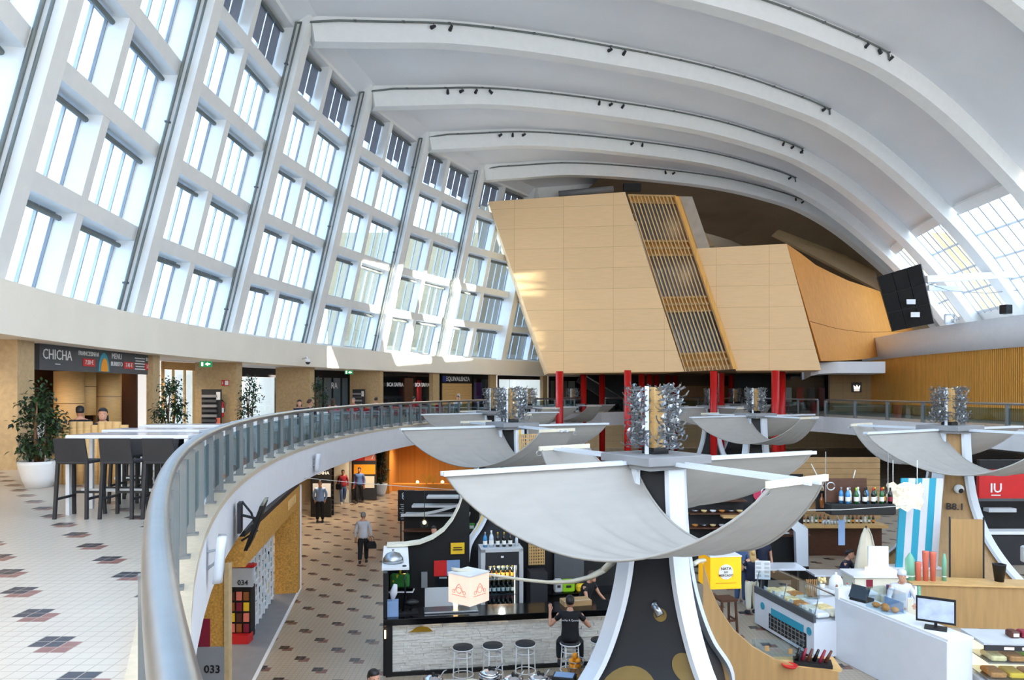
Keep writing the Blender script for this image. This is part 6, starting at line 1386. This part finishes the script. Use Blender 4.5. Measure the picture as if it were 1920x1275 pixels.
hs = at(1612, 17.6, 3.02); t = thing('hanging_shelf', 'black hanging shelf loaded with spirit bottles below the right sail', 'shelf', hs); m = MB('black'); m.box((0, 0, -.13), (1.55, .36, .26), 0, .03); m.build('tray', t); m = MB('dark_wood'); m.box((-.25, .2, .28), (1.0, .04, .56)); m.build('back_panel', t); m = MB('steel'); [MB('steel').bar((x, .15, -.02), (x, .15, 1.2), .015).build('hanger', t) for x in (-.74, .74)]
hk = [('bottle_blue', 'grey', 'label_white'), ('bottle_blue', 'white', 'label_white'), ('bottle_clear', 'grey', 'label_white'), ('bottle_green', 'lime', 'label_white'), ('bottle_clear', 'white', 'label_white'), ('bottle_dark', 'black', 'label_white'), ('bottle_blue', 'black', 'label_white'), ('bottle_dark', 'red', 'label_white'), ('bottle_green', 'foil_gold', 'label_white'), ('bottle_green', 'red', 'label_white'), ('bottle_dark', 'foil_gold', 'label_orange'), ('bottle_dark', 'black', 'maroon')]
for i in range(12): put_bottle(hk[i], hs+V((-.42+i*.1, -.08 if i % 2 else .04, 0)), '%s spirit bottle on the hanging shelf, %s from left' % (hk[i][0].replace('bottle_', ''), ('first', 'second', 'third', 'fourth', 'fifth', 'sixth', 'seventh', 'eighth', 'ninth', 'tenth', 'eleventh', 'last')[i]), None, 1.25)
t = thing('hanging_tag', 'pale blue-white card hanging on two cords from the sail arm', 'sign', at(1578, 18.5, 2.15)); m = MB('cloth_blue'); m.box((0, 0, 0), (.16, .02, .62)); m.build('card', t); m = MB('cable_white'); m.tube([(-.05, 0, .3), (-.75, 0, 1.7)], .012, 5); m.tube([(.05, 0, .3), (.34, 0, 1.55)], .012, 5); m.build('cord', t)
t = thing('cloud_lamp', 'glowing crumpled cloud-like lamp between the bottles and the striped panel', 'lamp', at(1697, 18.5, 3.05)); m = MB('wool_glow'); rnd = random.Random(4)
L = []
for i in range(7):
    z = -.3+i*.1; L.append([V(((.42+.05*math.sin(i*2.1+q))*math.cos(2*PI*q/18), (.22+.04*math.sin(q*3+i))*math.sin(2*PI*q/18), z+.05*math.sin(q*2.3+i))) for q in range(18)])
m.loft(L, True, False, True); m.build('shade', t); m = MB('lamp_warm'); m.ball((.1, 0, 0), .09); m.build('bulb', t); m = MB('white'); m.tube([(-.3, 0, .2), (-.3, 0, .9)], .01, 5); m.tube([(.3, 0, .2), (.3, 0, .9)], .01, 5); m.build('cord', t)
m = MB('white')
for i in range(6): m.mat('turquoise' if i % 2 == 0 else 'cloth_white'); m.prism([(-.5+i*.18, 0, 0), (-.5+(i+1)*.18, 0, 0), (-.35+(i+1)*.18, 0, 2.3), (-.35+i*.18, 0, 2.3)], (0, .05, 0))
m.solo('striped_board', 'turquoise and white striped panel left of the numbered column', 'board', at(1716, 19.3, 1.1))
t = thing('pale_plinth', 'pale box plinth carrying the striped panel', 'plinth', at(1716, 19.3, 0)); m = MB('cloth_cream'); m.box((0, .1, .54), (1.3, .5, 1.08)); m.build('body', t); m = MB('white'); m.box((0, .1, 1.09), (1.35, .55, .02)); m.build('top', t)
# accessories stall: pale cabinet, draped cloth, white box, notebooks
t = thing('pale_cabinet', 'pale timber cabinet with maroon notices left of the numbered column', 'cabinet', at(1640, 18.6, 0)); m = MB('cloth_cream'); m.box((0, 0, .55), (1.3, .7, 1.1)); m.build('body', t); m = MB('white'); m.box((0, 0, 1.12), (1.4, .8, .04)); m.build('top', t)
for z in (.95, .68): m = MB('maroon'); m.box((-.3, -.36, z), (.16, .01, .2)); m.build('notice', t)
for i in range(9):
    c = ('purple', 'cloth_white', 'purple', 'cloth_blue', 'white', 'cloth_blue', 'grey_light', 'white', 'mint')[i]; m = MB(c); m.box((0, 0, .13), (.06, .18, .26)); m.mat('label_white'); m.box((.003, .004, .13), (.045, .176, .256)); m.solo('notebook', '%s notebook standing below the pale cabinet top, %s from left' % (c.replace('cloth_', '').replace('_', ' '), ('first', 'second', 'third', 'fourth', 'fifth', 'sixth', 'seventh', 'eighth', 'ninth')[i]), 'notebook', at(1640, 18.6, .72)+V((.05+i*.085, -.62, 0)))
m = MB('cloth_cream'); m.box((.0, 0, .355), (.95, .3, .71)); m.mat('white'); m.box((0, 0, .705), (.98, .32, .02)); m.solo('notebook_ledge', 'low pale ledge holding the upright notebooks', 'ledge', at(1640, 18.6, 0)+V((.4, -.62, 0)))
t = thing('white_box_lamp', 'white box with a lit base on the pale cabinet', 'box', at(1650, 18.6, 1.14)); m = MB('white'); m.box((0, .1, .38), (.5, .06, .5)); m.build('panel', t); m = MB('lamp_white'); m.box((0, -.05, .05), (.6, .4, .1)); m.build('lit_base', t)
t = thing('draped_cloth', 'cream cloth hanging in folds from a stand left of the white box', 'cloth', at(1624, 19.4, 0)); m = MB('cloth_cream'); m.loft([[V(((w+.03*math.cos(q*3))*math.cos(2*PI*q/24), (w*.7+.03*math.cos(q*4))*math.sin(2*PI*q/24), z)) for q in range(24)] for z, w in ((.5, .34), (1.0, .3), (1.5, .22), (1.9, .13), (2.1, .05))], True, True, True); m.build('cloth', t); m = MB('charcoal'); m.tube([(0, 0, 0), (0, 0, 2.15)], .02, 6); m.lathe([(.2, 0), (.2, .02)], n=14); m.build('stand', t)
person('seated person in dark clothes bending over a white table by the draped cloth', at(1577, 20.0, .12), .9, 'sit', 'cloth_navy', 'long', 'cloth_black', 'hair_dark', h=1.75, lean=.3, arms=AR)
m = MB('white_gloss'); m.box((0, 0, .88), (.95, .6, .05)); m.mat('charcoal'); m.box((-.4, 0, .43), (.05, .4, .86)); m.box((.4, 0, .43), (.05, .4, .86)); m.solo('small_table', 'small white table beside the person bending in dark clothes', 'table', at(1553, 19.6, 0))
# counter with cake dome, flowers, bottles, bread sticks
t = thing('coffee_counter', 'white counter with cake dome and bottles behind the ice cream case', 'counter', at(1545, 17.4, 0)+V((.3, 0, 0))); m = MB('white_gloss'); m.box((.1, 0, .5), (1.3, .6, 1.0)); m.build('cabinet', t); m = MB('white'); m.box((.1, 0, 1.02), (1.4, .7, .04)); m.build('top', t); m = MB('choc'); m.box((.25, -.31, .75), (.55, .02, .34)); m.build('dark_niche', t)
cb_ = at(1545, 17.4, 1.04)+V((.3, 0, 0))
t = thing('cake_dome', 'white domed cake stand on the coffee counter', 'dome', cb_+V((.0, .05, 0))); m = MB('white'); m.lathe([(.16, 0), (.15, .2), (.1, .3), (.02, .34)], n=20); m.build('dome', t); m = MB('white'); m.ball((0, 0, .36), .03); m.build('knob', t)
t = thing('flower_pot', 'small dried flower posy left of the cake dome', 'plant', cb_+V((-.3, .1, 0))); m = MB('white'); m.lathe([(.05, 0), (.07, .1)], n=12); m.build('pot', t); m = MB('cream_food'); [m.ball((.06*math.cos(i*1.3), .06*math.sin(i*1.3), .16+.03*(i % 3)), .04, 6, 5) for i in range(9)]; m.build('flowers', t)
for i in range(4): put_bottle((('amber', 'white', 'label_white'), ('bottle_clear', 'white', 'label_white'), ('bottle_clear', 'red', 'label_white'), ('amber', 'black', 'label_white'))[i], cb_+V((-.1+i*.12, -.22, 0)), 'short sauce bottle in front of the cake dome, %s' % ('first', 'second', 'third', 'fourth')[i]+' from left', None, .7)
t = thing('breadstick_jar', 'glass jar of breadsticks at the back of the ice cream case', 'jar', gp(1.2, .78, .93)+V((0, 0, 0))); m = MB('glass'); m.box((0, 0, .2), (.3, .2, .4)); m.build('jar', t)
for i in range(6): m = MB('pastry'); m.tube([(-.1+.04*i, 0, .02), (-.11+.044*i, .02, .42)], .014, 6); m.build('breadstick', t)
# red sign and dark stall at the right edge
t = thing('red_sign', 'large red sign with white letters IU above the right-hand stall', 'sign', at(1900, 24.2, 2.55), .0); m = MB('red'); m.box((0, 0, .1), (2.3, .15, .95)); m.build('panel', t); m = MB('black'); m.box((0, -.02, .72), (2.3, .15, .3)); m.build('black_band', t); m = MB('white'); m.text('IU', (-.62, -.09, -.05), (1, 0, 0), (0, 0, 1), .42, .02, 'CENTER', .012); m.box((-.62, -.085, -.27), (.3, .01, .03)); m.build('lettering', t)
t = thing('dark_stall', 'black stall body under the red sign with white counter edge', 'counter', at(1905, 24.6, 0)); m = MB('black'); m.box((0, .4, 1.0), (2.6, .6, 2.0)); m.build('body', t); m = MB('white'); m.box((-.3, -.2, 1.05), (2.0, .5, .1)); m.build('counter_edge', t); m = MB('grey_light'); m.box((-.6, -.1, 1.75), (.9, .3, .12)); m.build('shelf', t); m = MB('charcoal'); m.box((-.3, -.2, .5), (1.9, .4, 1.0)); m.build('front', t)
# stall clutter behind the near sail, right of the navy column
t = thing('stall_shelving', 'dark shelving with dishes seen between near sail and yellow cube', 'shelf', at(1345, 23.5, 0)); m = MB('charcoal'); m.box((0, .4, 1.2), (1.9, .06, 2.4)); m.build('back_panel', t)
for z in (.9, 1.35, 1.8, 2.2): m = MB('dark_wood'); m.box((0, .1, z), (1.8, .5, .04)); m.build('shelf', t)
for z in (.92, 1.37, 1.82):
    for i in range(6): m = MB(('white', 'pastry', 'steel', 'cream_food')[(i+int(z*10)) % 4]); m.lathe([(.03, 0), (.09, .05), (.1, .08), (.08, .08), (.02, .02)], n=14); m.solo('dish', 'small dish on the dark shelving behind the yellow cube', 'dish', at(1345, 23.5, z)+V((-.7+i*.28, .0, 0)), 0, 'dishes on dark shelving')
# thin guy wires over the stalls
for a, b, lb in ((P(470, 886, 21), P(858, 919, 22), 'thin white wire crossing in front of the gallery edge on the left'), (P(1440, 957, 14.5), P(1700, 948, 16.2), 'thin wire crossing in front of the hanging bottles')):
    m = MB('cable_white'); o = V(a); m.tube([V((0, 0, 0)), (b-a)*.5+V((0, 0, -.04)), b-a], .008, 5); m.solo('guy_wire', lb, 'wire', o)
# ================================================================== camera, daylight
cam = bpy.data.cameras.new('camera'); co = bpy.data.objects.new('camera', cam); COL.objects.link(co)
co.location = (0, 0, EZ); co.rotation_euler = (PI/2, 0, 0)
cam.sensor_width = 36; cam.lens = F/1920*36; cam.shift_y = (HY-637.5)/1920; cam.clip_end = 400; cam.clip_start = .05
SC.camera = co
w = bpy.data.worlds.new('sky'); SC.world = w; w.use_nodes = True; nt = w.node_tree; bg = nt.nodes['Background']
tc = nd(nt, 'ShaderNodeTexCoord'); sz = nd(nt, 'ShaderNodeSeparateXYZ'); nt.links.new(tc.outputs['Generated'], sz.inputs[0])
rp = nd(nt, 'ShaderNodeValToRGB'); nt.links.new(sz.outputs[2], rp.inputs[0])
rp.color_ramp.elements[0].position = .0; rp.color_ramp.elements[0].color = (.87, .94, 1, 1)
rp.color_ramp.elements[1].position = .6; rp.color_ramp.elements[1].color = (.62, .78, 1, 1)
nt.links.new(rp.outputs[0], bg.inputs[0]); bg.inputs[1].default_value = 3.0
su = bpy.data.lights.new('sun', 'SUN'); su.energy = 26; su.angle = .01; su.color = (1, .9, .74)
so = bpy.data.objects.new('sun', su); COL.objects.link(so)
d = V((-1, .38, -.10)).normalized(); so.rotation_euler = d.to_track_quat('-Z', 'Y').to_euler()
SC.view_settings.view_transform = 'Standard'; SC.view_settings.look = 'None'; SC.view_settings.gamma = 1; SC.view_settings.use_curve_mapping = False
SC.view_settings.exposure = .8
# added warm spots below the soffits, lightening shops and stalls
def fill_spot(loc, e, col=(1, .82, .62), r=.25, lb='added downlight in the soffit over the gallery shops', g='soffit fill spots'):
    l = bpy.data.lights.new('fill_spot', 'SPOT'); l.energy = e; l.color = col; l.spot_size = 2.4; l.spot_blend = .8; l.shadow_soft_size = r
    o = bpy.data.objects.new('fill_spot_lamp', l); COL.objects.link(o); o.location = loc; return o
for i in range(13):
    th = -14+i*4.6; fill_spot(ring(53.2, th, 6.7), 120)
for i in range(8):
    th = -12+i*5.5; fill_spot(ring(50.0, th, 3.05), 300, (1, .8, .58))
l = bpy.data.lights.new('fridge_light', 'POINT'); l.energy = 14; l.color = (1, .95, .85); l.shadow_soft_size = .05
o = bpy.data.objects.new('fridge_lamp', l); COL.objects.link(o); o.location = fq+RZ@V((0, -.24, 1.72))
